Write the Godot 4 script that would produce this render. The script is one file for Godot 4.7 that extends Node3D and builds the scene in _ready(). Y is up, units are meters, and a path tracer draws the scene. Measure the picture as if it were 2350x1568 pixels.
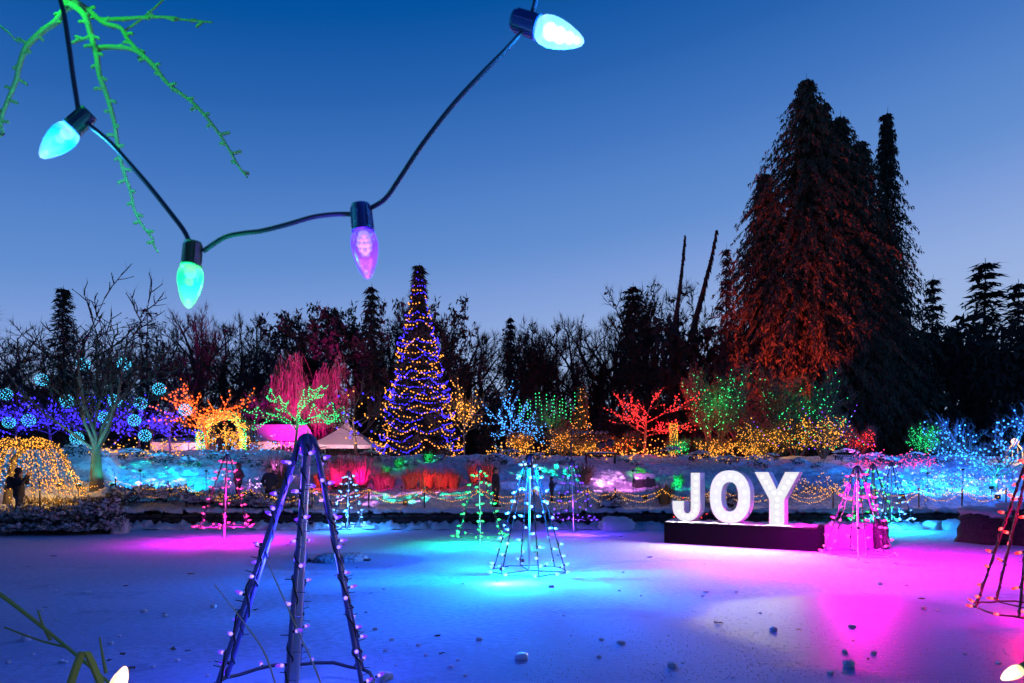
extends Node3D
# A frozen garden pond at dusk with light trees on the ice, a lit word sign, and a bank of trees full of string lights.
# Pixel figures below are those of a 2350 px wide print of the photograph; at() and gnd() turn them into places in metres.

const F := 1567.0
const CX := 1175.0
const HY := 1085.0
const EYE := 2.1

var rng := RandomNumberGenerator.new()
var lump := FastNoiseLite.new()
var fine := FastNoiseLite.new()
var names := {}
var M := {}
var protos := {}


class MB:
	var v := PackedVector3Array()
	var n := PackedVector3Array()
	var t := PackedVector2Array()
	var c := PackedColorArray()
	var i := PackedInt32Array()

	func seg(a: Vector3, b: Vector3, ra: float, rb: float, k := 3) -> void:
		var d := b - a
		if d.length_squared() < 1e-10:
			return
		d = d.normalized()
		var s := d.cross(Vector3.UP if absf(d.y) < 0.9 else Vector3.RIGHT).normalized()
		var w := d.cross(s)
		var o := v.size()
		for j in k:
			var q := s * cos(TAU * j / k) + w * sin(TAU * j / k)
			v.append(a + q * ra)
			v.append(b + q * rb)
			n.append(q)
			n.append(q)
		for j in k:
			var p := o + 2 * j
			var e := o + 2 * ((j + 1) % k)
			i.append(p)
			i.append(p + 1)
			i.append(e)
			i.append(e)
			i.append(p + 1)
			i.append(e + 1)

	func path(p, r0: float, r1: float, k := 5) -> void:
		# a joined, capped tube along p
		var m: int = p.size()
		var o := v.size()
		var s := Vector3.ZERO
		for a in m:
			var d: Vector3 = (p[mini(a + 1, m - 1)] - p[maxi(a - 1, 0)]).normalized()
			if s == Vector3.ZERO:
				s = d.cross(Vector3.UP if absf(d.y) < 0.9 else Vector3.RIGHT)
			s = (s - d * s.dot(d)).normalized()
			var w := d.cross(s)
			var r := lerpf(r0, r1, float(a) / maxf(m - 1, 1))
			for j in k:
				var q := s * cos(TAU * j / k) + w * sin(TAU * j / k)
				v.append(p[a] + q * r)
				n.append(q)
		for a in m - 1:
			for j in k:
				var x := o + a * k + j
				var y := o + a * k + (j + 1) % k
				i.append_array(PackedInt32Array([x, x + k, y, y, x + k, y + k]))
		for j in range(1, k - 1):
			i.append_array(PackedInt32Array([o, o + j, o + j + 1]))
			var e := o + (m - 1) * k
			i.append_array(PackedInt32Array([e, e + j + 1, e + j]))

	func tri(a: Vector3, b: Vector3, d: Vector3) -> void:
		var o := v.size()
		var q := (d - a).cross(b - a).normalized()
		v.append(a)
		v.append(b)
		v.append(d)
		n.append(q)
		n.append(q)
		n.append(q)
		i.append(o)
		i.append(o + 1)
		i.append(o + 2)

	func quad(a: Vector3, b: Vector3, d: Vector3, e: Vector3) -> void:
		tri(a, b, d)
		tri(a, d, e)

	func box(x: Transform3D, s: Vector3, bevel := 0.0) -> void:
		# bevelled box about the origin of x
		var h := s / 2
		var f := minf(bevel, minf(h.x, minf(h.y, h.z)) * 0.9)
		var corner := func(sx: int, sy: int, sz: int, ax: int) -> Vector3:
			var p := Vector3(sx * (h.x - f), sy * (h.y - f), sz * (h.z - f))
			p[ax] = [sx * h.x, sy * h.y, sz * h.z][ax]
			return x * p
		for ax in 3:
			for sg in [-1, 1]:
				var q := []
				for k in [[-1, -1], [1, -1], [1, 1], [-1, 1]]:
					var w := [0, 0, 0]
					w[ax] = sg
					w[(ax + 1) % 3] = k[0]
					w[(ax + 2) % 3] = k[1]
					q.append(corner.call(w[0], w[1], w[2], ax))
				if sg > 0:
					q.reverse()
				quad(q[0], q[1], q[2], q[3])
		if f > 0.0:
			for ax in 3:
				var a1 := (ax + 1) % 3
				var a2 := (ax + 2) % 3
				for k in [[-1, -1], [1, -1], [1, 1], [-1, 1]]:
					var lo := [0, 0, 0]
					lo[a1] = k[0]
					lo[a2] = k[1]
					var hi := lo.duplicate()
					lo[ax] = -1
					hi[ax] = 1
					var q := [corner.call(lo[0], lo[1], lo[2], a1), corner.call(hi[0], hi[1], hi[2], a1), corner.call(hi[0], hi[1], hi[2], a2), corner.call(lo[0], lo[1], lo[2], a2)]
					if k[0] * k[1] > 0:
						q.reverse()
					quad(q[0], q[1], q[2], q[3])
			for sx in [-1, 1]:
				for sy in [-1, 1]:
					for sz in [-1, 1]:
						var q := [corner.call(sx, sy, sz, 0), corner.call(sx, sy, sz, 1), corner.call(sx, sy, sz, 2)]
						if sx * sy * sz > 0:
							q.reverse()
						tri(q[0], q[1], q[2])

	func lathe(x: Transform3D, prof: Array, k := 8) -> void:
		# prof: [radius, height] rising along x's y axis
		var o := v.size()
		var m := prof.size()
		for a in m:
			var b0: Array = prof[maxi(a - 1, 0)]
			var b1: Array = prof[mini(a + 1, m - 1)]
			var tn := Vector2(b1[1] - b0[1], b0[0] - b1[0]).normalized()
			for j in k:
				var q := Vector3(cos(TAU * j / k), 0, sin(TAU * j / k))
				v.append(x * (q * prof[a][0] + Vector3.UP * prof[a][1]))
				n.append((x.basis * (q * tn.x + Vector3.UP * tn.y)).normalized())
				t.append(Vector2(float(j) / k, float(a) / (m - 1)))
		for a in m - 1:
			for j in k:
				var p := o + a * k + j
				var e := o + a * k + (j + 1) % k
				i.append_array(PackedInt32Array([p, e, p + k, e, e + k, p + k]))

	func ball(p: Vector3, r: Vector3, rings := 3, k := 5) -> void:
		var prof := []
		for a in rings + 1:
			prof.append([sin(PI * a / rings), -cos(PI * a / rings)])
		lathe(Transform3D(Basis.from_scale(r), p), prof, k)

	func leaf(p: Vector3, s: float, g: RandomNumberGenerator) -> void:
		var a := Vector3(g.randf_range(-1, 1), g.randf_range(-1, 1), g.randf_range(-1, 1)) * s
		var b := Vector3(g.randf_range(-1, 1), g.randf_range(-1, 1), g.randf_range(-1, 1)) * s
		tri(p, p + a, p + b)

	func blade(p: Vector3, d: Vector3, length: float, w: float, droop: float, segs := 3) -> void:
		# a strip that arcs over
		var q := p
		var side := d.cross(Vector3.UP).normalized() * w
		if side == Vector3.ZERO:
			side = Vector3.RIGHT * w
		for k in segs:
			var e := (d + Vector3.DOWN * droop * pow((k + 1.0) / segs, 2)).normalized()
			var q2 := q + e * length / segs
			var s0 := side * (1.0 - float(k) / segs)
			var s1 := side * (1.0 - (k + 1.0) / segs)
			tri(q - s0, q2 - s1, q + s0)
			if k < segs - 1:
				tri(q + s0, q2 - s1, q2 + s1)
			q = q2

	func fit(h: float, w: float, more: Array = []) -> void:
		# scales to that height and half-width, with the points of the given builders and paths
		var top := 0.001
		var wide := 0.001
		for s in [v] + more:
			for p in (s.v if s is MB else s):
				top = maxf(top, p.y)
				wide = maxf(wide, absf(p.x))
		var k := Vector3(w / wide, h / top, w / wide)
		for a in v.size():
			v[a] *= k
		for s in more:
			if s is MB:
				for a in s.v.size():
					s.v[a] *= k
			else:
				for a in s.size():
					s[a] *= k

	func mesh() -> ArrayMesh:
		var arrays := []
		arrays.resize(Mesh.ARRAY_MAX)
		arrays[Mesh.ARRAY_VERTEX] = v
		arrays[Mesh.ARRAY_NORMAL] = n
		if t.size() == v.size():
			arrays[Mesh.ARRAY_TEX_UV] = t
		if c.size() == v.size():
			arrays[Mesh.ARRAY_COLOR] = c
		arrays[Mesh.ARRAY_INDEX] = i
		var m := ArrayMesh.new()
		if v.size():
			m.add_surface_from_arrays(Mesh.PRIMITIVE_TRIANGLES, arrays)
		return m


# ---------------------------------------------------------------- helpers

func lin(r: float, g: float, b: float) -> Color:
	return Color(r, g, b).linear_to_srgb()


func mat(r: float, g: float, b: float, rough := 0.9, metal := 0.0) -> StandardMaterial3D:
	var m := StandardMaterial3D.new()
	m.albedo_color = lin(r, g, b)
	m.roughness = rough
	m.metallic = metal
	m.cull_mode = BaseMaterial3D.CULL_DISABLED
	return m


func glow(r: float, g: float, b: float, e: float) -> StandardMaterial3D:
	var m := mat(r * 0.5, g * 0.5, b * 0.5, 0.4)
	m.emission_enabled = true
	m.emission = lin(r, g, b)
	m.emission_energy_multiplier = e
	return m


func noisy(m: StandardMaterial3D, freq: float, scale: float, lo: Color, hi: Color, bump := 0.0, ns := 1) -> StandardMaterial3D:
	# grain in the base colour, and relief
	var nz := FastNoiseLite.new()
	nz.seed = ns
	nz.frequency = freq
	nz.fractal_octaves = 5
	var ramp := Gradient.new()
	ramp.offsets = PackedFloat32Array([0.25, 0.75])
	ramp.colors = PackedColorArray([lo.linear_to_srgb(), hi.linear_to_srgb()])
	var tx := NoiseTexture2D.new()
	tx.width = 512
	tx.height = 512
	tx.seamless = true
	tx.noise = nz
	tx.color_ramp = ramp
	m.albedo_color = Color.WHITE
	m.albedo_texture = tx
	m.uv1_triplanar = true
	m.uv1_world_triplanar = true
	m.uv1_scale = Vector3.ONE * scale
	if bump > 0.0:
		var bt := NoiseTexture2D.new()
		bt.width = 512
		bt.height = 512
		bt.seamless = true
		bt.noise = nz
		m.heightmap_enabled = true
		m.heightmap_texture = bt
		m.heightmap_scale = bump
	return m


func numbered(called: String) -> String:
	var k: int = names.get(called, 0)
	names[called] = k + 1
	return called if k == 0 else "%s_%03d" % [called, k]


func tag(o: Node, label: String, category: String, group := "", kind := "") -> Node:
	if label:
		o.set_meta("label", label)
	if category:
		o.set_meta("category", category)
	if group:
		o.set_meta("group", group)
	if kind:
		o.set_meta("kind", kind)
	return o


func thing(called: String, label: String, category: String, where := Vector3.ZERO, turn := 0.0, group := "") -> Node3D:
	var o := Node3D.new()
	o.name = numbered(called)
	add_child(o)
	o.position = where
	o.rotation.y = turn
	tag(o, label, category, group)
	return o


func put(called: String, mb, material: Material, parent: Node = null, where := Vector3.ZERO) -> MeshInstance3D:
	var o := MeshInstance3D.new()
	o.mesh = mb.mesh() if mb is MB else mb
	o.material_override = material
	o.position = where
	if parent:
		o.name = called
		parent.add_child(o, true)
	else:
		o.name = numbered(called)
		add_child(o)
	return o


func copy(o: Node3D, label: String, where: Vector3, turn := 0.0, size := Vector3.ONE, group := "") -> Node3D:
	var r: Node3D = o.duplicate()
	r.name = numbered(str(o.name).rstrip("0123456789_"))
	add_child(r)
	r.position = where
	r.rotation.y = turn
	r.scale = size
	r.set_meta("label", label)
	if group:
		r.set_meta("group", group)
	return r


func at(px: float, py: float, d: float) -> Vector3:
	return Vector3((px - CX) / F * d, EYE + (HY - py) / F * d, -d)


func shore(x: float, d: float) -> float:
	return lerpf(23.3, 26.4, smoothstep(-0.595, -0.57, x / maxf(d, 23.0)))


func height(x: float, z: float) -> float:
	var d := -z
	if d < 3.4:
		return lerpf(0.4, -0.35, smoothstep(1.6, 3.2, d))
	var s := d - shore(x, d)
	if s < 0.25:
		return -0.35
	var left := 1.0 - smoothstep(-14.0, -10.5, x)
	var y := 0.56 + 0.1 * clampf(s / 2.0, 0, 1) + 0.3 * left * clampf(s, 0, 1)
	if x < -0.57 * d:
		y = minf(y, -0.3 + 0.9 * s)
	y += 2.3 * pow(clampf((s - 2.3) / 8.6, 0, 1), 0.85)
	y += maxf(s - 10.9, 0) * 0.004
	var k := clampf((s - 1.0) / 2.0, 0, 1) * (1.0 - 0.6 * smoothstep(11.0, 14.0, s))
	y += (lump.get_noise_2d(x * 1.0, z * 1.6) * 0.26 + lump.get_noise_2d(x * 3.2 + 70, z * 4.4) * 0.13) * k
	y += fine.get_noise_2d(x, z) * 0.05 * clampf(s, 0, 1)
	return y


func gnd(px: float, d: float) -> Vector3:
	var x := (px - CX) / F * d
	return Vector3(x, height(x, -d), -d)


func hit(px: float, py: float) -> Vector3:
	# where the sight line through that pixel meets the bank
	var d := 21.0
	while d < 44.0:
		var p := at(px, py, d)
		if p.y <= height(p.x, p.z):
			return Vector3(p.x, height(p.x, p.z), p.z)
		d += 0.08
	return gnd(px, 39.0)


func short(s: String, n := 10) -> String:
	return " ".join(s.split(" ").slice(0, n)).rstrip(",")


func omni(where: Vector3, r: float, g: float, b: float, e: float, size := 0.05, parent: Node = self) -> OmniLight3D:
	var l := OmniLight3D.new()
	l.name = "lamp_light"
	l.light_color = lin(r, g, b)
	l.light_energy = e
	l.light_size = size
	l.omni_range = 60.0
	l.omni_attenuation = 2.0
	l.shadow_enabled = true
	l.position = where
	parent.add_child(l, true)
	return l


func spot(where: Vector3, target: Vector3, r: float, g: float, b: float, e: float, angle: float, size := 0.05, soft := 0.6) -> SpotLight3D:
	var l := SpotLight3D.new()
	l.name = "lamp_light"
	l.light_color = lin(r, g, b)
	l.light_energy = e
	l.light_size = size
	l.spot_range = 90.0
	l.spot_attenuation = 2.0
	l.spot_angle = angle
	l.spot_angle_attenuation = soft
	l.shadow_enabled = true
	add_child(l, true)
	l.look_at_from_position(where, target, Vector3.UP if absf((target - where).normalized().y) < 0.95 else Vector3.RIGHT)
	return l


func flood(where: Vector3, target: Vector3, r: float, g: float, b: float, e: float, angle: float, label: String, size := 0.16) -> Node3D:
	# a spike-mounted garden flood lamp and its light
	var o := thing("flood_lamp", label, "flood lamp", where)
	var dir := (target - where).normalized()
	var x := Transform3D(Basis.looking_at(dir, Vector3.UP if absf(dir.y) < 0.95 else Vector3.RIGHT), Vector3.UP * size)
	var h := MB.new()
	h.box(x, Vector3(size, size * 0.75, size * 0.5), 0.012)
	put("housing", h, M.black, o)
	var lens := MB.new()
	lens.box(x * Transform3D(Basis(), Vector3(0, 0, -size * 0.27)), Vector3(size * 0.86, size * 0.6, 0.012), 0.003)
	put("lens", lens, glow(r, g, b, 5.0), o)
	var s := MB.new()
	s.seg(Vector3(0, minf(height(where.x, where.z) - where.y, 0.0) - 0.1, 0), Vector3(0, size, 0), 0.012, 0.012, 5)
	put("spike", s, M.black, o)
	spot(where + Vector3.UP * size + dir * size * 0.4, target, r, g, b, e, angle, size * 0.3)
	return o


func bulbs(parent: Node, pts, r: float, material: Material, single := 300, pointed := false) -> void:
	# the bulbs of one string: up to that many as parts of their own, the rest joined
	var key := "bulb_mesh%s" % pointed
	if not M.has(key):
		var b := MB.new()
		if pointed:
			b.ball(Vector3.ZERO, Vector3(0.8, 1.35, 0.8), 3, 5)
		else:
			b.ball(Vector3.ZERO, Vector3(1, 1, 1), 3, 5)
		M[key] = b.mesh()
	var most := mini(single, pts.size())
	for k in most:
		var o := put("bulb", M[key], material, parent, pts[k])
		var s := r * rng.randf_range(0.85, 1.2)
		o.scale = Vector3(s, s, s)
	if pts.size() > most:
		var mm := MultiMesh.new()
		mm.transform_format = MultiMesh.TRANSFORM_3D
		mm.mesh = M[key]
		mm.instance_count = pts.size() - most
		for k in range(most, pts.size()):
			mm.set_instance_transform(k - most, Transform3D(Basis.from_scale(Vector3.ONE * r * rng.randf_range(0.85, 1.2)), pts[k]))
		var o := MultiMeshInstance3D.new()
		o.name = "bulbs"
		o.multimesh = mm
		o.material_override = material
		parent.add_child(o, true)
		o.set_meta("kind", "stuff")


func along(path, step: float, start := 0.0) -> PackedVector3Array:
	# points at even steps along a polyline
	var out := PackedVector3Array()
	var left := start
	for k in path.size() - 1:
		var a: Vector3 = path[k]
		var b: Vector3 = path[k + 1]
		var l := a.distance_to(b)
		while left <= l:
			out.append(a.lerp(b, left / maxf(l, 1e-5)))
			left += step
		left -= l
	return out


func swag(a: Vector3, b: Vector3, sag: float, k := 10) -> PackedVector3Array:
	var out := PackedVector3Array()
	for j in k + 1:
		var f := float(j) / k
		out.append(a.lerp(b, f) + Vector3.DOWN * sag * 4.0 * f * (1.0 - f))
	return out


func string_on(called_label: String, where: Vector3, paths: Array, step: float, r: float, material: Material, single := 300, keep := 1.0, jitter := 0.03) -> Node3D:
	# one string of lights laid along paths: a thin cable and its bulbs
	var o := thing("string_lights", called_label, "string lights", where)
	var wire := MB.new()
	var pts := PackedVector3Array()
	for p in paths:
		for q in along(p, step, rng.randf() * step):
			if rng.randf() < keep:
				pts.append(q + Vector3(rng.randf_range(-1, 1), rng.randf_range(-1, 1), rng.randf_range(-1, 1)) * jitter)
		for k in p.size() - 1:
			wire.seg(p[k] + Vector3(0, 0.01, 0), p[k + 1] + Vector3(0, 0.01, 0), 0.006, 0.006, 3)
	put("cable", wire, M.cable, o)
	bulbs(o, pts, r, material, single)
	return o


# ---------------------------------------------------------------- plants

func grow(mbs: Array, p: Vector3, d: Vector3, length: float, r: float, lv: int, S: Dictionary, g: RandomNumberGenerator, paths: Array) -> void:
	var segs: int = 5 if lv == 0 else (4 if lv == 1 else (3 if lv == 2 else 2))
	var q := p
	var line := PackedVector3Array([p])
	var dirs := [d]
	var top: int = S.lv
	for s in segs:
		d = (d + Vector3(g.randf_range(-1, 1), g.randf_range(-1, 1), g.randf_range(-1, 1)) * S.wob * (0.35 if lv == 0 else 1.0) + Vector3.UP * (S.up * (1.0 if lv > 0 else 0.0))).normalized()
		var q2 := q + d * length / segs
		mbs[0 if lv <= S.get("wood", 1) else 1].seg(q, q2, r * (1.0 - 0.55 * s / segs), r * (1.0 - 0.55 * (s + 1) / segs), 7 if lv == 0 else (5 if lv == 1 else 3))
		q = q2
		line.append(q)
		dirs.append(d)
	paths.append([lv, line])
	if lv >= top:
		return
	var n: int = S.n[lv]
	var az := g.randf() * TAU
	for k in n:
		var f := lerpf(S.get("from", 0.45) if lv == 0 else 0.2, 1.0, (k + g.randf_range(0.2, 0.9)) / n)
		var at_s := f * segs
		var ks := mini(int(at_s), segs - 1)
		var o: Vector3 = line[ks].lerp(line[ks + 1], at_s - ks)
		var dd: Vector3 = dirs[ks + 1]
		az += 2.4 + g.randf_range(-0.5, 0.5)
		var side := dd.cross(Vector3.UP if absf(dd.y) < 0.95 else Vector3.RIGHT).normalized().rotated(dd, az)
		var ang: float = S.ang[lv] * g.randf_range(0.7, 1.2) * (1.0 if k < n - 1 else 0.35)
		var cd := (dd * cos(ang) + side * sin(ang)).normalized()
		var cl: float = length * S.len[lv] * g.randf_range(0.7, 1.15) * (1.0 - S.get("cone", 0.25) * f)
		grow(mbs, o, cd, cl, maxf(r * S.get("thin", 0.5) * (1.1 - 0.5 * f), S.rmin), lv + 1, S, g, paths)


func tree_shape(h: float, w: float, S: Dictionary, sd: int) -> Dictionary:
	# a branching tree of that height and half-width: wood, twigs, and the branch lines by level
	var g := RandomNumberGenerator.new()
	g.seed = sd
	var wood := MB.new()
	var twig := MB.new()
	var paths := []
	if S.has("stems"):
		for k in S.stems:
			var a: float = TAU * k / S.stems + g.randf()
			grow([wood, twig], Vector3(cos(a), 0, sin(a)) * 0.05, Vector3(cos(a) * S.lean, 1, sin(a) * S.lean).normalized(), 1.0, S.r, 0, S, g, paths)
	else:
		grow([wood, twig], Vector3(0, -0.05, 0), Vector3(g.randf_range(-0.08, 0.08), 1, g.randf_range(-0.08, 0.08)).normalized(), 1.0, S.r, 0, S, g, paths)
	var lines := []
	for p in paths:
		lines.append(p[1])
	var ys := PackedFloat32Array()
	var xs := PackedFloat32Array()
	for s in [wood.v, twig.v]:
		for p in s:
			ys.append(p.y)
			xs.append(maxf(absf(p.x), absf(p.z)))
	ys.sort()
	xs.sort()
	var wide := maxf(xs[int((xs.size() - 1) * 0.96)], 0.001)
	var k := Vector3(w / wide, h / maxf(ys[int((ys.size() - 1) * 0.995)], 0.001), w / wide)
	for b in [wood, twig]:
		for a in b.v.size():
			b.v[a] *= k
	var out := []
	for a in paths.size():
		var line := PackedVector3Array()
		for p in paths[a][1]:
			line.append(p * k)
		out.append([paths[a][0], line])
	return {"wood": wood, "twig": twig, "paths": out}


func lines_of(T: Dictionary, lo: int, hi: int, share := 1.0, g: RandomNumberGenerator = rng) -> Array:
	var out := []
	for p in T.paths:
		if p[0] >= lo and p[0] <= hi and g.randf() < share:
			out.append(p[1])
	return out


func leaves_on(T: Dictionary, lv: int, per: int, size: float, sd: int, spread := 0.3) -> MB:
	var g := RandomNumberGenerator.new()
	g.seed = sd
	var mb := MB.new()
	for p in T.paths:
		if p[0] >= lv:
			for k in per:
				var q: Vector3 = p[1][g.randi_range(1, p[1].size() - 1)]
				mb.leaf(q + Vector3(g.randf_range(-1, 1), g.randf_range(-1, 1), g.randf_range(-1, 1)) * spread, size, g)
	return mb


func twiggy(T: Dictionary, lv: int, per: int, length: float, w: float, sd: int) -> void:
	# the finest twigs: thin blades at the branch ends
	var g := RandomNumberGenerator.new()
	g.seed = sd
	for p in T.paths:
		if p[0] < lv:
			continue
		var m: int = p[1].size()
		for k in per:
			var a: Vector3 = p[1][g.randi_range(maxi(m - 2, 0), m - 1)]
			var d: Vector3 = (p[1][m - 1] - p[1][0]).normalized() + Vector3(g.randf_range(-1, 1), g.randf_range(-0.6, 1), g.randf_range(-1, 1)) * 0.8
			T.twig.blade(a, d.normalized(), length * g.randf_range(0.5, 1.3), w, 0.0, 1)


func plant(called: String, label: String, category: String, where: Vector3, T: Dictionary, bark: Material, twigs: Material, leaves: MB = null, leaf_mat: Material = null, group := "") -> Node3D:
	var o := thing(called, label, category, where, 0.0, group)
	put("trunk", T.wood, bark, o)
	if T.twig.v.size():
		put("branches", T.twig, twigs, o)
	if leaves:
		put("foliage", leaves, leaf_mat, o)
	return o


func conifer_shape(h: float, w: float, whorls: int, per: int, droop: float, spray: float, density: float, sd: int, power := 0.85, low := 0.04, hang := 0.5, fans := 4) -> Dictionary:
	var g := RandomNumberGenerator.new()
	g.seed = sd
	var wood := MB.new()
	var leaf := MB.new()
	var line := PackedVector3Array()
	for k in 9:
		line.append(Vector3(g.randf_range(-1, 1) * 0.004 * h, h * k / 8.0, g.randf_range(-1, 1) * 0.004 * h))
	wood.path(line, h * 0.013 + 0.03, 0.01, 7)
	for a in whorls:
		var f := pow((a + 0.5) / whorls, 1.0)
		var y := h * lerpf(low, 0.985, f)
		var reach := w * pow(1.0 - f, power)
		for b in per:
			var az := TAU * (b + g.randf_range(-0.35, 0.35)) / per + a * 1.3
			var l := (reach * g.randf_range(0.5, 1.15) + 0.005 * h + 0.06)
			var dir := Vector3(cos(az), g.randf_range(-0.1, 0.4), sin(az))
			var p := Vector3(0, y + g.randf_range(-0.8, 0.8) * h / whorls * (1.0 - f), 0)
			var steps := maxi(3, int(l * density))
			var q := p
			for s in steps:
				var u := (s + 1.0) / steps
				var e := p + Vector3(dir.x, 0, dir.z) * l * u + Vector3.UP * (dir.y * l * u - droop * l * u * u + 0.12 * droop * l * pow(u, 4))
				wood.seg(q, e, 0.012 * l * (1.1 - u) + 0.004, 0.012 * l * (1.05 - u) + 0.003, 3)
				for c in fans:
					var sz := spray * g.randf_range(0.6, 1.35) * (0.55 + 0.45 * (1.0 - u))
					var o := q.lerp(e, g.randf()) + Vector3(g.randf_range(-1, 1), g.randf_range(-0.6, 0.5), g.randf_range(-1, 1)) * sz * 0.75
					var out := (Vector3(dir.x, 0, dir.z).normalized().rotated(Vector3.UP, g.randf_range(-1.3, 1.3)) * (1.0 - hang) + Vector3.DOWN * hang * g.randf_range(0.2, 1.4)).normalized()
					var side := Vector3(g.randf_range(-1, 1), g.randf_range(-0.4, 0.4), g.randf_range(-1, 1)).normalized() * sz * 0.32
					leaf.tri(o - side, o + out * sz * 1.5, o + side)
				q = e
	return {"wood": wood, "leaf": leaf}


func conifer(called: String, label: String, where: Vector3, C: Dictionary, bark: Material, leaf_mat: Material, group := "") -> Node3D:
	var o := thing(called, label, "conifer", where, 0.0, group)
	put("trunk", C.wood, bark, o)
	put("foliage", C.leaf, leaf_mat, o)
	return o


func clump_shape(h: float, w: float, count: int, size: float, sd: int, hole := 0.0) -> MB:
	# leaf-sized faces in uneven lobes
	var g := RandomNumberGenerator.new()
	g.seed = sd
	var mb := MB.new()
	var lobes := []
	for k in 14:
		var a := g.randf() * TAU
		var y := g.randf_range(0.08, 0.86)
		var r := sqrt(maxf(1.0 - pow(y * 1.35 - 0.35, 2), 0.05)) * g.randf_range(0.2, 0.85)
		lobes.append([Vector3(cos(a) * r * w, y * h, sin(a) * r * w), g.randf_range(0.2, 0.42)])
	for k in count:
		var lb: Array = lobes[k % 14]
		var q := Vector3(g.randfn(), g.randfn(), g.randfn()) * 0.55
		mb.leaf(lb[0] + q * Vector3(w, h * 0.5, w) * lb[1] * (1.0 - hole * g.randf()), size * g.randf_range(0.6, 1.3), g)
	for k in mb.v.size():
		mb.v[k].y = maxf(mb.v[k].y, 0.0)
	return mb


func grass_shape(h: float, w: float, count: int, sd: int, droop := 0.7, thick := 0.012) -> MB:
	var g := RandomNumberGenerator.new()
	g.seed = sd
	var mb := MB.new()
	for k in count:
		var a := g.randf() * TAU
		var r := sqrt(g.randf()) * w * 0.26
		var p := Vector3(cos(a) * r, 0, sin(a) * r)
		var d := Vector3(cos(a) * g.randf_range(0.02, 0.62), 1.0, sin(a) * g.randf_range(0.02, 0.62)).normalized()
		mb.blade(p, d, h * g.randf_range(0.65, 1.1), thick, droop * g.randf_range(0.3, 1.3), 4)
		var tone := g.randf_range(0.35, 1.0)
		while mb.c.size() < mb.v.size():
			mb.c.append(Color(tone, tone, tone))
	return mb


func rock_shape(s: Vector3, sd: int, sub := 3, rough := 0.3) -> MB:
	var nz := FastNoiseLite.new()
	nz.seed = sd
	nz.frequency = 0.9
	var mb := MB.new()
	mb.ball(Vector3.ZERO, Vector3.ONE, 4 * sub, 6 * sub)
	for k in mb.v.size():
		var p := mb.v[k]
		var b := Vector3(signf(p.x) * pow(absf(p.x), 0.6), signf(p.y) * pow(absf(p.y), 0.6), signf(p.z) * pow(absf(p.z), 0.6))
		mb.v[k] = b * s * (1.0 + nz.get_noise_3dv(p * 1.4) * rough + nz.get_noise_3dv(p * 4.5) * rough * 0.35)
	mb.n = PackedVector3Array()
	var acc := PackedVector3Array()
	acc.resize(mb.v.size())
	for k in range(0, mb.i.size(), 3):
		var q := (mb.v[mb.i[k + 2]] - mb.v[mb.i[k]]).cross(mb.v[mb.i[k + 1]] - mb.v[mb.i[k]])
		for j in 3:
			acc[mb.i[k + j]] += q
	for q in acc:
		mb.n.append(q.normalized() if q.length_squared() > 1e-16 else Vector3.UP)
	return mb


# ---------------------------------------------------------------- people

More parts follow.
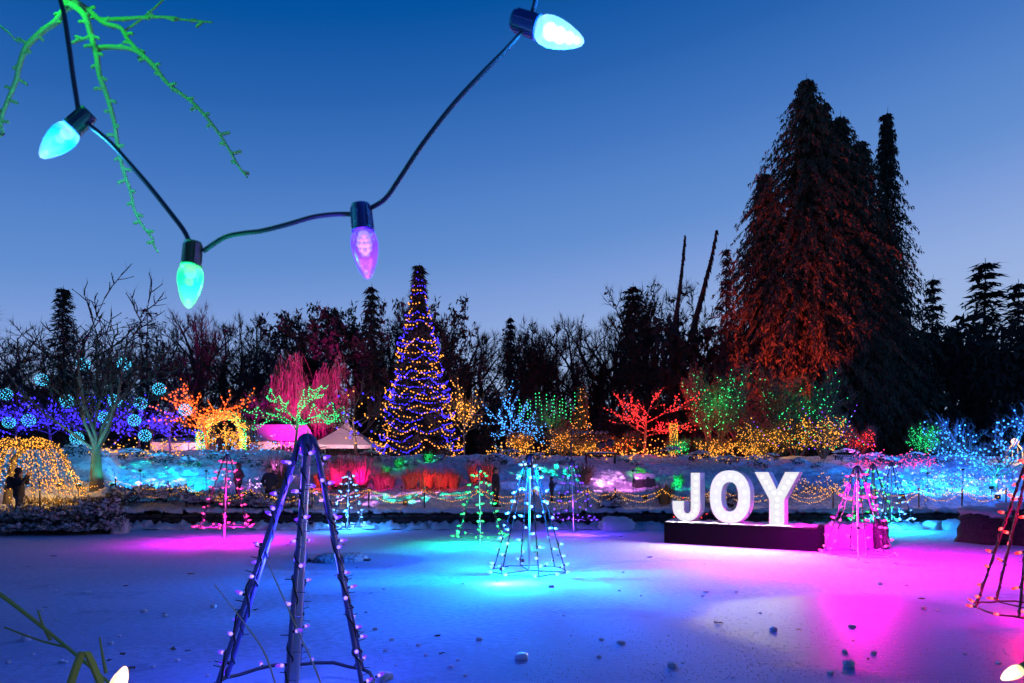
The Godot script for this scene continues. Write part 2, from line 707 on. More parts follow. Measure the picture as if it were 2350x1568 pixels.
func body_mesh(bones: Array, cell: float, tint: Callable) -> MB:
	# one skin over tapered capsules: surface nets of their smooth union
	var lo := Vector3.ONE * 1e9
	var hi := -lo
	for b in bones:
		for e in [[b[0], b[2]], [b[1], b[3]]]:
			lo = lo.min(e[0] - Vector3.ONE * (e[1] + 0.06))
			hi = hi.max(e[0] + Vector3.ONE * (e[1] + 0.06))
	var nx := int((hi.x - lo.x) / cell) + 2
	var ny := int((hi.y - lo.y) / cell) + 2
	var nz := int((hi.z - lo.z) / cell) + 2
	var f := PackedFloat32Array()
	f.resize(nx * ny * nz)
	f.fill(0.2)
	for b in bones:
		var a: Vector3 = b[0]
		var ab: Vector3 = b[1] - b[0]
		var ra: float = b[2]
		var rb: float = b[3]
		var ll := maxf(ab.length_squared(), 1e-8)
		var m := maxf(ra, rb) + 0.07
		var p0: Vector3 = ((a.min(b[1]) - Vector3.ONE * m - lo) / cell).floor()
		var p1: Vector3 = ((a.max(b[1]) + Vector3.ONE * m - lo) / cell).ceil()
		for y in range(maxi(int(p0.y), 0), mini(int(p1.y) + 1, ny)):
			for z in range(maxi(int(p0.z), 0), mini(int(p1.z) + 1, nz)):
				for x in range(maxi(int(p0.x), 0), mini(int(p1.x) + 1, nx)):
					var p := lo + Vector3(x, y, z) * cell - a
					var t := clampf(p.dot(ab) / ll, 0, 1)
					var d := (p - ab * t).length() - lerpf(ra, rb, t)
					var at_i := (y * nz + z) * nx + x
					var o := f[at_i]
					var k := maxf(0.045 - absf(o - d), 0.0) / 0.045
					f[at_i] = minf(o, d) - k * k * 0.045 * 0.25
	var mb := MB.new()
	var vid := PackedInt32Array()
	vid.resize(nx * ny * nz)
	vid.fill(-1)
	var st := [1, nz * nx, nx]
	for y in ny - 1:
		for z in nz - 1:
			for x in nx - 1:
				var at_i := (y * nz + z) * nx + x
				var sum := Vector3.ZERO
				var cnt := 0
				var first := f[at_i] < 0.0
				var mixed := false
				for c in range(1, 8):
					if (f[at_i + (c & 1) + ((c >> 1) & 1) * st[1] + ((c >> 2) & 1) * st[2]] < 0.0) != first:
						mixed = true
						break
				if not mixed:
					continue
				for c in 8:
					for ax in 3:
						if c & (1 << ax):
							continue
						var i0: int = at_i + (c & 1) + ((c >> 1) & 1) * st[1] + ((c >> 2) & 1) * st[2]
						var v0 := f[i0]
						var v1 := f[i0 + st[ax]]
						if (v0 < 0.0) != (v1 < 0.0):
							var p := Vector3(c & 1, (c >> 1) & 1, (c >> 2) & 1)
							p[ax] += v0 / (v0 - v1)
							sum += p
							cnt += 1
				vid[at_i] = mb.v.size()
				var q := lo + (Vector3(x, y, z) + sum / cnt) * cell
				mb.v.append(q)
				mb.c.append(tint.call(q))
	var acc := PackedVector3Array()
	acc.resize(mb.v.size())
	for y in range(1, ny - 1):
		for z in range(1, nz - 1):
			for x in range(1, nx - 1):
				var at_i := (y * nz + z) * nx + x
				for ax in 3:
					var v0 := f[at_i] < 0.0
					if v0 == (f[at_i + st[ax]] < 0.0):
						continue
					var u: int = st[(ax + 1) % 3]
					var w: int = st[(ax + 2) % 3]
					var q := [vid[at_i - u - w], vid[at_i - w], vid[at_i], vid[at_i - u]]
					if q.min() < 0:
						continue
					if v0:
						q.reverse()
					for t in [[0, 1, 2], [0, 2, 3]]:
						var nn := (mb.v[q[t[2]]] - mb.v[q[t[0]]]).cross(mb.v[q[t[1]]] - mb.v[q[t[0]]])
						for j in t:
							mb.i.append(q[j])
							acc[q[j]] += nn
	for q in acc:
		mb.n.append(q.normalized() if q.length_squared() > 1e-18 else Vector3.UP)
	return mb


func hand(mb: MB, wrist: Vector3, dir: Vector3, across: Vector3, curl: Vector3, skin: Color, s := 1.0) -> void:
	# palm, four bent fingers and a thumb, joined to the wrist
	var o := mb.v.size()
	var palm := wrist + dir * 0.085 * s
	mb.seg(wrist - dir * 0.02, palm, 0.03 * s, 0.042 * s, 7)
	for k in 4:
		var root := palm + across * (k - 1.5) * 0.021 * s - dir * 0.01
		var l: float = [0.068, 0.08, 0.075, 0.058][k] * s
		var mid := root + dir * l * 0.55 + curl * l * 0.12
		mb.path([root, mid, mid + (dir * 0.55 + curl * 0.8).normalized() * l * 0.5], 0.0105 * s, 0.008 * s, 5)
	var tr := wrist + dir * 0.03 * s - across * 0.035 * s
	mb.path([tr, tr + (dir * 0.5 - across * 0.8).normalized() * 0.04 * s, tr + (dir * 0.8 - across * 0.5).normalized() * 0.07 * s + curl * 0.02], 0.013 * s, 0.009 * s, 5)
	for k in mb.v.size() - o:
		mb.c.append(skin)


func person(label: String, where: Vector3, turn: float, h: float, coat: Color, legs: Color, skin: Color, pose: String, hair: Color, hood := false, bag := Color(0, 0, 0, 0)) -> Node3D:
	# faces +Z; metres for a height of 1.75, scaled to h
	var o := thing("person", label, "person", where, turn)
	var hip := 0.93
	var sh := 1.44
	var bones := [
		[Vector3(0, hip - 0.12, 0), Vector3(0, hip + 0.12, 0), 0.175, 0.17], [Vector3(0, hip + 0.12, 0), Vector3(0, 1.3, -0.01), 0.17, 0.175],
		[Vector3(-0.12, sh - 0.06, -0.01), Vector3(0.12, sh - 0.06, -0.01), 0.115, 0.115], [Vector3(0, sh, 0), Vector3(0, 1.55, 0.01), 0.075, 0.06],
		[Vector3(0, 1.6, 0.03), Vector3(0, 1.665, 0.015), 0.078, 0.095], [Vector3(0, 1.57, 0.07), Vector3(0, 1.585, 0.085), 0.05, 0.045], [Vector3(0, 1.605, 0.118), Vector3(0, 1.63, 0.108), 0.017, 0.01],
		[Vector3(0.098, 1.615, 0.0), Vector3(0.1, 1.64, 0.0), 0.018, 0.02], [Vector3(-0.098, 1.615, 0.0), Vector3(-0.1, 1.64, 0.0), 0.018, 0.02],
	]
	var step := 0.09 if pose == "walk" else 0.02
	for s in [-1, 1]:
		var fz: float = s * step
		bones.append_array([
			[Vector3(s * 0.095, hip - 0.08, 0), Vector3(s * 0.1, 0.5, fz * 0.7 + 0.02), 0.105, 0.075], [Vector3(s * 0.1, 0.5, fz * 0.7 + 0.02), Vector3(s * 0.105, 0.1, fz), 0.072, 0.055],
			[Vector3(s * 0.105, 0.055, fz - 0.05), Vector3(s * 0.115, 0.04, fz + 0.15), 0.052, 0.042],
		])
	var wrists := []
	for s in [-1, 1]:
		var sho := Vector3(s * 0.2, sh - 0.07, -0.01)
		var el := Vector3(s * 0.27, 1.13, -0.04)
		var wr := Vector3(s * 0.25, 0.88, 0.07)
		var dir := Vector3(0, -1, 0.15).normalized()
		if pose == "camera":
			el = Vector3(s * 0.26, 1.24, 0.17)
			wr = Vector3(s * 0.09, 1.5, 0.27)
			dir = Vector3(-s * 0.3, 0.9, 0.25).normalized()
		elif pose == "pockets":
			el = Vector3(s * 0.31, 1.14, -0.06)
			wr = Vector3(s * 0.2, 0.96, 0.11)
			dir = Vector3(-s * 0.5, -0.85, 0.1).normalized()
		elif pose == "phone":
			el = Vector3(s * 0.24, 1.16, 0.14)
			wr = Vector3(s * 0.07, 1.33, 0.34)
			dir = Vector3(-s * 0.15, 0.85, 0.4).normalized()
		bones.append_array([[sho, el, 0.082, 0.066], [el, wr, 0.064, 0.045]])
		wrists.append([wr, dir, s])
	var collar := 1.51
	var tint := func(q: Vector3) -> Color:
		if q.y < 0.11:
			return Color(0.015, 0.014, 0.014)
		if q.y < hip - 0.16 and absf(q.x) < 0.24:
			return legs
		return skin if q.y > collar + 0.02 * q.z and absf(q.x) < 0.14 and q.z < 0.2 else coat
	var mb := body_mesh(bones, 0.026, tint)
	for w in wrists:
		hand(mb, w[0], w[1], Vector3(w[2], 0, 0) * -1.0, (Vector3(0, 0.1, 1) if pose in ["camera", "phone"] else Vector3(-w[2] * 0.6, 0, 0.4)).normalized(), skin)
	for s in [-1, 1]:
		var e0 := mb.v.size()
		mb.ball(Vector3(s * 0.034, 1.64, 0.1), Vector3(0.012, 0.008, 0.008), 4, 6)
		for k in mb.v.size() - e0:
			mb.c.append(Color(0.02, 0.02, 0.02))
	var e1 := mb.v.size()
	mb.ball(Vector3(0, 1.572, 0.117), Vector3(0.024, 0.006, 0.008), 4, 6)
	for k in mb.v.size() - e1:
		mb.c.append(Color(0.2, 0.06, 0.05))
	mb.t = PackedVector2Array()
	var b := put("body", mb, M.cloth, o)
	var top := MB.new()
	if hood:
		top.ball(Vector3(0, 1.665, -0.015), Vector3(0.125, 0.135, 0.13), 8, 12)
		top.ball(Vector3(0, 1.53, -0.05), Vector3(0.13, 0.07, 0.1), 6, 10)
	else:
		top.ball(Vector3(0, 1.69, -0.018), Vector3(0.105, 0.092, 0.118), 8, 12)
		top.ball(Vector3(0, 1.625, -0.05), Vector3(0.092, 0.09, 0.075), 6, 10)
	put("hood" if hood else "hair", top, mat(hair.r, hair.g, hair.b, 0.8), o)
	if bag.a > 0.0:
		var bp := MB.new()
		bp.box(Transform3D(Basis(), Vector3(0, 1.24, -0.25)), Vector3(0.32, 0.46, 0.2), 0.06)
		for s in [-1, 1]:
			bp.path([Vector3(s * 0.12, 1.42, -0.2), Vector3(s * 0.13, 1.51, -0.05), Vector3(s * 0.15, 1.42, 0.11), Vector3(s * 0.17, 1.15, 0.1), Vector3(s * 0.16, 1.05, -0.18)], 0.02, 0.02, 5)
		put("backpack", bp, mat(bag.r, bag.g, bag.b, 0.8), o)
	o.scale = Vector3.ONE * h / 1.78
	return o


# ---------------------------------------------------------------- light trees on the ice

func light_tree(px: float, d: float, h: float, ring: float, tint: Array, label: String, br: float, lean: Vector2, legs := 6, lift := 0.16, per := 9, first := 0.26, thick := 1.0) -> Node3D:
	# a pole, wired legs that spread from a cap to a ring, and pointed bulbs along them
	var o := thing("light_tree", label, "light tree", Vector3((px - CX) / F * d, 0, -d), 0.0, "cone light trees on the ice")
	var hot: Material = tint[0]
	var cool: Material = tint[1]
	var tip := Vector3(lean.x, h, lean.y)
	var pole := MB.new()
	pole.path([Vector3(0, -0.1, 0), tip * 0.5, tip], 0.034 * thick, 0.03 * thick, 10)
	put("pole", pole, M.alu, o)
	var cap := MB.new()
	cap.lathe(Transform3D(Basis(), tip), [[0.05, -0.12], [0.06, -0.05], [0.055, 0.02], [0.03, 0.05], [0.0, 0.055]], 10)
	put("cap", cap, M.tube, o)
	var rg := MB.new()
	var pts := PackedVector3Array()
	for k in 25:
		pts.append(Vector3(cos(TAU * k / 24) * ring, lift + sin(k * 2.1) * 0.012, sin(TAU * k / 24) * ring))
	rg.path(pts, 0.014 * thick, 0.014 * thick, 6)
	for k in 3:
		var a := TAU * k / 3 + first
		rg.seg(Vector3(0, lift, 0), Vector3(cos(a) * ring, lift, sin(a) * ring), 0.01, 0.01, 5)
	put("base_ring", rg, M.black, o)
	var where := []
	for k in legs:
		var a := TAU * k / legs + first
		var top := tip + Vector3(cos(a) * 0.09, -0.03, sin(a) * 0.09)
		var foot := Vector3(cos(a) * ring, lift, sin(a) * ring)
		var side := (foot - top).cross(Vector3(cos(a), 0, sin(a))).normalized()
		var out := side.cross(foot - top).normalized()
		if out.dot(Vector3(cos(a), 0.3, sin(a))) < 0:
			out = -out
		var leg := MB.new()
		leg.path([tip + Vector3(cos(a) * 0.02, 0.06, sin(a) * 0.02), tip + Vector3(cos(a) * 0.06, 0.035, sin(a) * 0.06), top, top.lerp(foot, 0.5), foot], 0.017 * thick, 0.017 * thick, 8)
		put("leg", leg, M.tube if thick > 1.0 else M.black, o)
		var wire := MB.new()
		var coil := PackedVector3Array()
		for j in 101:
			var u := j / 100.0
			var w := u * TAU * (9.0 if k % 2 else 7.0) + k + sin(u * 37.0 + k) * 0.8
			coil.append(top.lerp(foot, u) + (side * cos(w) + out * sin(w)) * (0.021 + 0.004 * sin(u * 61.0 + k * 2.0)) * thick)
		wire.path(coil, 0.007 * thick, 0.007 * thick, 4)
		for j in 22:
			var u := (j + rng.randf()) / 22.0
			var b := top.lerp(foot, u)
			wire.seg(b, b + (side * rng.randf_range(-1, 1) + out * rng.randf_range(-0.3, 1)).normalized() * 0.07 * thick, 0.004 * thick, 0.003 * thick, 3)
		put("wire", wire, M.cable if thick > 1.0 else M.wire_far, o)
		for j in per:
			var u := (j + 0.35 + rng.randf() * 0.5) / per
			var s := (1 if j % 2 else -1) * rng.randf_range(0.5, 1.0)
			where.append([top.lerp(foot, u), (side * s + out * rng.randf_range(0.3, 1.0) + Vector3.DOWN * rng.randf_range(-0.3, 0.4)).normalized()])
	for k in int(legs * 1.7):
		var a := TAU * k / (legs * 1.7) + first + rng.randf_range(-0.15, 0.15)
		where.append([Vector3(cos(a) * ring, lift, sin(a) * ring), Vector3(cos(a), rng.randf_range(0.0, 0.6), sin(a)).normalized()])
	var gb := "bulb%.3f" % br
	if not M.has(gb):
		var sh := MB.new()
		sh.lathe(Transform3D(), [[0.0, br * 0.9], [br * 0.62, br * 0.95], [br * 0.95, br * 1.6], [br, br * 2.3], [br * 0.8, br * 3.5], [br * 0.4, br * 4.5], [0.0, br * 4.9]], 8)
		M[gb] = sh.mesh()
		var co := MB.new()
		co.ball(Vector3(0, br * 1.7, 0), Vector3(0.92, 0.9, 0.92) * br, 4, 8)
		M[gb + "core"] = co.mesh()
		var so := MB.new()
		so.lathe(Transform3D(), [[0.0, -br * 0.5], [br * 0.6, -br * 0.5], [br * 0.75, br * 0.95], [0.0, br]], 7)
		M[gb + "socket"] = so.mesh()
	for w in where:
		var up: Vector3 = w[1]
		var x := up.cross(Vector3(0.3, 0.9, 0.2)).normalized()
		var basis := Basis(x, up, x.cross(up))
		var b := put("bulb", M[gb], cool, o, w[0] + up * 0.02 * thick)
		b.basis = basis
		put("core", M[gb + "core"], hot, b)
		put("socket", M[gb + "socket"], M.cable, b)
	return o


# ---------------------------------------------------------------- the word sign

func extrude(outer: PackedVector2Array, inner: PackedVector2Array, depth: float, rim: float) -> Array:
	# [sides with a rim, recessed face]; x right, y up, front at z = 0
	var side := MB.new()
	var face := MB.new()
	for ring in [outer, inner]:
		var m: int = ring.size()
		for k in m:
			var a: Vector2 = ring[k]
			var b: Vector2 = ring[(k + 1) % m]
			var a3 := Vector3(a.x, a.y, 0)
			var b3 := Vector3(b.x, b.y, 0)
			var bk := Vector3(0, 0, -depth)
			side.quad(a3, a3 + bk, b3 + bk, b3)
	if inner.size():
		for k in outer.size():
			var j := (k + 1) % outer.size()
			for z in [-rim, -depth]:
				var q := [outer[k], outer[j], inner[j], inner[k]]
				var p := []
				for e in q:
					p.append(Vector3(e.x, e.y, z))
				if z == -rim:
					face.quad(p[0], p[3], p[2], p[1])
				else:
					side.quad(p[0], p[1], p[2], p[3])
	else:
		var ti := Geometry2D.triangulate_polygon(outer)
		for k in range(0, ti.size(), 3):
			var p := []
			for j in 3:
				p.append(outer[ti[k + j]])
			face.tri(Vector3(p[0].x, p[0].y, -rim), Vector3(p[1].x, p[1].y, -rim), Vector3(p[2].x, p[2].y, -rim))
			side.tri(Vector3(p[0].x, p[0].y, -depth), Vector3(p[2].x, p[2].y, -depth), Vector3(p[1].x, p[1].y, -depth))
	for k in face.n.size():
		face.n[k] = Vector3(0, 0, 1)
	return [side, face]


func letter(called: String, label: String, where: Vector3, yaw: float, outer: PackedVector2Array, inner: PackedVector2Array, dots: Array, w: float) -> void:
	var o := thing(called, label, "sign letter", where, yaw, "letters of the lit word")
	var x := extrude(outer, inner, 0.42, 0.05)
	put("side", x[0], M.sign_side, o)
	put("face", x[1], M.sign_face, o)
	for p in dots:
		var b := MB.new()
		b.ball(Vector3.ZERO, Vector3(0.055, 0.055, 0.03), 6, 10)
		put("bulb", b, M.sign_bulb, o, Vector3(p.x, p.y, -0.05))
	var l := AreaLight3D.new()
	l.name = "letter_light"
	l.area_size = Vector2(w, 1.4)
	l.light_color = lin(1.0, 0.92, 0.92)
	l.light_energy = 11.0
	l.shadow_enabled = true
	l.position = Vector3(w / 2, 0.75, 0.04)
	l.rotation.y = PI
	o.add_child(l)


# ---------------------------------------------------------------- the scene

func _ready() -> void:
	rng.seed = 7
	lump.seed = 3
	lump.frequency = 0.35
	lump.fractal_octaves = 3
	fine.seed = 9
	fine.frequency = 1.7
	var cam := Camera3D.new()
	cam.name = "camera"
	cam.projection = Camera3D.PROJECTION_FRUSTUM
	cam.near = 0.1
	cam.far = 900.0
	cam.size = 0.1 * 1568.0 / F
	cam.frustum_offset = Vector2(0, 0.1 * (HY - 784.0) / F)
	cam.position = Vector3(0, EYE, 0)
	add_child(cam)
	cam.current = true
	var env := Environment.new()
	env.background_mode = Environment.BG_SKY
	env.tonemap_mode = Environment.TONE_MAPPER_LINEAR
	env.tonemap_exposure = 1.0
	env.sdfgi_enabled = true
	env.ssao_enabled = true
	env.ssil_enabled = true
	env.sky = Sky.new()
	env.sky.sky_material = dusk_sky()
	var we := WorldEnvironment.new()
	we.name = "world_environment"
	we.environment = env
	var lensing := CameraAttributesPhysical.new()
	lensing.frustum_focal_length = 24.0
	lensing.frustum_focus_distance = 18.0
	lensing.exposure_aperture = 13.0
	we.camera_attributes = lensing
	add_child(we)
	var sun := DirectionalLight3D.new()   # the afterglow behind the trees
	sun.name = "afterglow"
	sun.light_energy = 0.02
	sun.light_angular_distance = 30.0
	sun.light_color = Color(0.85, 0.82, 1.0)
	sun.sky_mode = DirectionalLight3D.SKY_MODE_LIGHT_ONLY
	sun.shadow_enabled = true
	add_child(sun)
	sun.look_at_from_position(Vector3(-10, 20, -80), Vector3.ZERO)
	materials()
	ground_and_pond()
	wall_and_snow()
	far_trees()
	lit_trees()
	bank_plants()
	buildings()
	path_things()
	sign_and_cones()
	rocks_and_ice()
	people()
	foreground()


func dusk_sky() -> PanoramaSkyMaterial:
	var im := Image.create(512, 256, false, Image.FORMAT_RGBF)
	var stops := [[-9.0, Vector3(0.34, 0.47, 0.75)], [7.0, Vector3(0.35, 0.48, 0.77)], [11.0, Vector3(0.29, 0.42, 0.75)], [15.0, Vector3(0.2, 0.335, 0.7)], [18.0, Vector3(0.125, 0.275, 0.635)], [21.7, Vector3(0.09, 0.23, 0.59)], [25.0, Vector3(0.055, 0.18, 0.53)], [28.0, Vector3(0.034, 0.148, 0.475)], [30.0, Vector3(0.02, 0.122, 0.43)], [35.0, Vector3(0.001, 0.084, 0.35)], [60.0, Vector3(0.0005, 0.05, 0.27)], [98.0, Vector3(0.0005, 0.035, 0.22)]]
	for y in 256:
		for x in 512:
			var az := ((x + 0.5) / 512.0) * TAU
			# the afterglow lies a little to the right of the view
			var e := 90.0 - (y + 0.5) / 256.0 * 180.0 - 7.3 * sin(az)
			var k := 0
			while k < stops.size() - 2 and e > stops[k + 1][0]:
				k += 1
			var a: Vector3 = stops[k][1].lerp(stops[k + 1][1], clampf((e - stops[k][0]) / (stops[k + 1][0] - stops[k][0]), 0, 1))
			var front := lerpf(0.45, 1.0, smoothstep(-0.7, 0.6, cos(az - 0.3)))
			im.set_pixel(x, y, Color(a.x * pow(front, 1.7), a.y * pow(front, 1.25), a.z * front))
	var p := PanoramaSkyMaterial.new()
	p.panorama = ImageTexture.create_from_image(im)
	return p


func materials() -> void:
	M.black = mat(0.012, 0.012, 0.014, 0.6)
	M.plinth = mat(0.004, 0.004, 0.006, 0.9)
	M.plinth.metallic_specular = 0.15
	M.cable = mat(0.012, 0.02, 0.022, 0.55)
	M.alu = mat(0.5, 0.5, 0.52, 0.35, 0.6)
	M.tube = mat(0.11, 0.11, 0.34, 0.45, 0.0)  # blue light of the bulbs put into the tube colour
	M.wire_far = mat(0.06, 0.06, 0.07, 0.5)
	M.snow = noisy(mat(1, 1, 1, 0.85), 0.02, 0.35, Color(0.34, 0.38, 0.45), Color(0.62, 0.66, 0.72), 5.0, 4)
	M.white_snow = noisy(mat(1, 1, 1, 0.85), 0.05, 2.2, Color(0.42, 0.46, 0.54), Color(0.68, 0.71, 0.77), 1.5, 5)
	M.stone = noisy(mat(1, 1, 1, 0.9), 0.02, 1.2, Color(0.012, 0.012, 0.016), Color(0.045, 0.043, 0.05), 2.0, 11)
	M.bark = noisy(mat(1, 1, 1, 0.95), 0.03, 1.5, Color(0.018, 0.014, 0.012), Color(0.05, 0.04, 0.034), 2.0, 21)
	M.bark_mid = noisy(mat(1, 1, 1, 0.95), 0.03, 1.5, Color(0.07, 0.06, 0.05), Color(0.17, 0.15, 0.12), 2.0, 22)
	M.twig = mat(0.035, 0.027, 0.022)
	M.twig_pale = mat(0.1, 0.085, 0.07)
	M.leaf_brown = mat(0.03, 0.018, 0.014)
	M.leaf_dark = mat(0.014, 0.02, 0.014)
	M.leaf_cedar = mat(0.045, 0.05, 0.028)
	M.leaf_green = mat(0.04, 0.07, 0.03)
	M.leaf_tan = mat(0.14, 0.1, 0.05)
	M.straw = mat(0.3, 0.23, 0.13)
	M.straw.vertex_color_use_as_albedo = true
	M.cloth = mat(1, 1, 1, 0.9)
	M.cloth.vertex_color_use_as_albedo = true
	M.sign_side = mat(0.72, 0.68, 0.76, 0.5)
	M.sign_face = glow(0.9, 0.88, 0.95, 0.97)
	M.sign_face.albedo_color = lin(0.06, 0.06, 0.06)
	M.sign_bulb = glow(1.0, 1.0, 1.0, 1.05)
	M.orange = glow(1.0, 0.13, 0.01, 2.6)
	M.amber = glow(1.0, 0.36, 0.045, 2.3)
	M.gold = glow(1.0, 0.42, 0.045, 1.9)
	M.green = glow(0.03, 1.0, 0.27, 1.5)
	M.violet = glow(0.045, 0.025, 1.0, 3.2)
	M.blue = glow(0.07, 0.4, 1.0, 2.2)
	M.ice_blue = glow(0.1, 0.7, 1.0, 1.5)
	M.red = glow(1.0, 0.035, 0.03, 2.6)
	M.pink = glow(1.0, 0.05, 0.22, 2.2)
	M.magic = glow(0.3, 0.06, 1.0, 2.4)


func ground_and_pond() -> void:
	# the ground: one sheet, finest on the bank
	var xs := PackedFloat32Array()
	var zs := PackedFloat32Array()
	for k in [-420.0, -260.0, -160.0, -100.0, -70.0, -50.0, -42.0]:
		xs.append(k)
	var x := -36.0
	while x < 36.0:
		xs.append(x)
		x += 0.25
	for k in [36.0, 42.0, 50.0, 70.0, 100.0, 160.0, 260.0, 420.0]:
		xs.append(k)
	for k in [40.0, 20.0, 8.0, 2.0, 0.0, -1.0, -1.6, -2.0, -2.4, -2.8, -3.2, -3.6, -10.0, -18.0, -22.5]:
		zs.append(k)
	var z := -23.0
	while z > -42.0:
		zs.append(z)
		z -= 0.16
	for k in [-42.0, -43.0, -45.0, -48.0, -53.0, -60.0, -70.0, -90.0, -130.0, -200.0, -320.0, -520.0]:
		zs.append(k)
	var mb := MB.new()
	for zz in zs:
		for xx in xs:
			mb.v.append(Vector3(xx, height(xx, zz), zz))
	var w := xs.size()
	for b in zs.size():
		for a in w:
			var l := mb.v[b * w + maxi(a - 1, 0)]
			var r := mb.v[b * w + mini(a + 1, w - 1)]
			var u := mb.v[maxi(b - 1, 0) * w + a]
			var d := mb.v[mini(b + 1, zs.size() - 1) * w + a]
			mb.n.append((u - d).cross(r - l).normalized())
	for b in zs.size() - 1:
		for a in w - 1:
			var p := b * w + a
			mb.i.append_array(PackedInt32Array([p, p + w, p + 1, p + 1, p + w, p + w + 1]))
	tag(put("ground", mb, M.snow), "snow covered bank and ground around the frozen pond", "", "", "structure")
	# the ice: frosted, with bare glossy stretches
	var n := 1024
	var na := FastNoiseLite.new()
	na.seed = 31
	na.frequency = 0.004
	na.fractal_octaves = 5
	var nb := FastNoiseLite.new()
	nb.seed = 32
	nb.frequency = 0.3
	nb.fractal_octaves = 4
	var ia := na.get_image(n, n, false, false, false).get_data()
	var ib := nb.get_image(n, n, false, false, false).get_data()
	var nc := FastNoiseLite.new()
	nc.seed = 33
	nc.noise_type = FastNoiseLite.TYPE_CELLULAR
	nc.cellular_return_type = FastNoiseLite.RETURN_DISTANCE2_SUB
	nc.frequency = 0.005
	nc.domain_warp_enabled = true
	nc.domain_warp_amplitude = 40.0
	nc.domain_warp_frequency = 0.012
	var ic := nc.get_image(n, n, false, false, false).get_data()
	var col := PackedByteArray()
	col.resize(n * n * 3)
	var rgh := PackedByteArray()
	rgh.resize(n * n)
	for yy in n:
		var wz := lerpf(-27.0, -3.0, (yy + 0.5) / n)
		for xx in n:
			var wx := lerpf(-22.0, 22.0, (xx + 0.5) / n)
			var a := ia[yy * n + xx] / 255.0 - 0.5
			var b := ib[yy * n + xx] / 255.0 - 0.5
			var bare := 0.0
			var e := Vector2((wx - 4.9) / 2.1, (wz + 9.3) / 2.9).length()
			bare = maxf(bare, 1.0 - smoothstep(0.6, 1.2, e + a * 0.9 + b * 0.25))
			e = Vector2((wx - 7.4) / 1.2, (wz + 7.6) / 1.6).length()
			bare = maxf(bare, 1.0 - smoothstep(0.6, 1.2, e + a * 0.9 + b * 0.25))
			e = Vector2((wx + 4.1) / 2.2, (wz + 16.2) / 1.7).length()
			bare = maxf(bare, (1.0 - smoothstep(0.8, 1.1, e + a * 0.3)) * 0.6)
			# wind-blown drifts, darker worn ice near the bank, hairline cracks
			var worn := (1.0 - smoothstep(8.0, 11.5, -wz + a * 5.0 - wx * 0.22 + b)) * 0.55
			var crack := 1.0 - smoothstep(0.0, 0.022, absf(ic[yy * n + xx] / 255.0 - 0.035))
			var drift := smoothstep(0.07, 0.2, a + b * 0.35)
			var s := clampf(1.0 - bare - worn * (0.6 + b * 1.6) + b * 0.35 + drift * 0.25 - crack * 0.3, 0.0, 1.15)
			var o := (yy * n + xx) * 3
			var dust := Vector3(0.3, 0.42, 0.64)  # frost colour with the blue cast of the sky mixed in
			var ice := Vector3(0.05, 0.13, 0.32)
			var c := (ice + (dust - ice) * s) * (1.0 + b * 0.4)
			col[o] = int(clampf(pow(c.x, 0.4545), 0, 1) * 255)
			col[o + 1] = int(clampf(pow(c.y, 0.4545), 0, 1) * 255)
			col[o + 2] = int(clampf(pow(c.z, 0.4545), 0, 1) * 255)
			rgh[yy * n + xx] = int(clampf(lerpf(0.5, 0.85, minf(s, 1.0)) + b * 0.12, 0.2, 1.0) * 255)
	var m := mat(1, 1, 1, 1.0)
	m.albedo_color = Color.WHITE
	m.albedo_texture = ImageTexture.create_from_image(Image.create_from_data(n, n, false, Image.FORMAT_RGB8, col))
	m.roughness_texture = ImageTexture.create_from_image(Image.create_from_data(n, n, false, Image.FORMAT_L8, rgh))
	m.roughness_texture_channel = BaseMaterial3D.TEXTURE_CHANNEL_RED
	m.heightmap_enabled = true
	m.heightmap_texture = ImageTexture.create_from_image(Image.create_from_data(n, n, false, Image.FORMAT_L8, ib))
	m.heightmap_scale = 0.6
	m.metallic_specular = 0.2
	var ice_mb := MB.new()
	for p in [[-22.0, -27.0], [22.0, -27.0], [-22.0, -3.0], [22.0, -3.0]]:
		ice_mb.v.append(Vector3(p[0], 0, p[1]))
		ice_mb.n.append(Vector3.UP)
		ice_mb.t.append(Vector2((p[0] + 22.0) / 44.0, (p[1] + 27.0) / 24.0))
	ice_mb.i = PackedInt32Array([0, 1, 2, 1, 3, 2])
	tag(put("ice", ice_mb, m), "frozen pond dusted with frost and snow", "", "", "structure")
	# the pond goes on past both sides of the view
	for s in [-1, 1]:
		var more := MB.new()
		more.quad(Vector3(s * 22.0, 0, -27), Vector3(s * 60.0, 0, -27), Vector3(s * 60.0, 0, -1.5), Vector3(s * 22.0, 0, -1.5))
		tag(put("ice", more, mat(0.28, 0.4, 0.6, 0.8)), "frozen pond beyond the view", "", "", "structure")


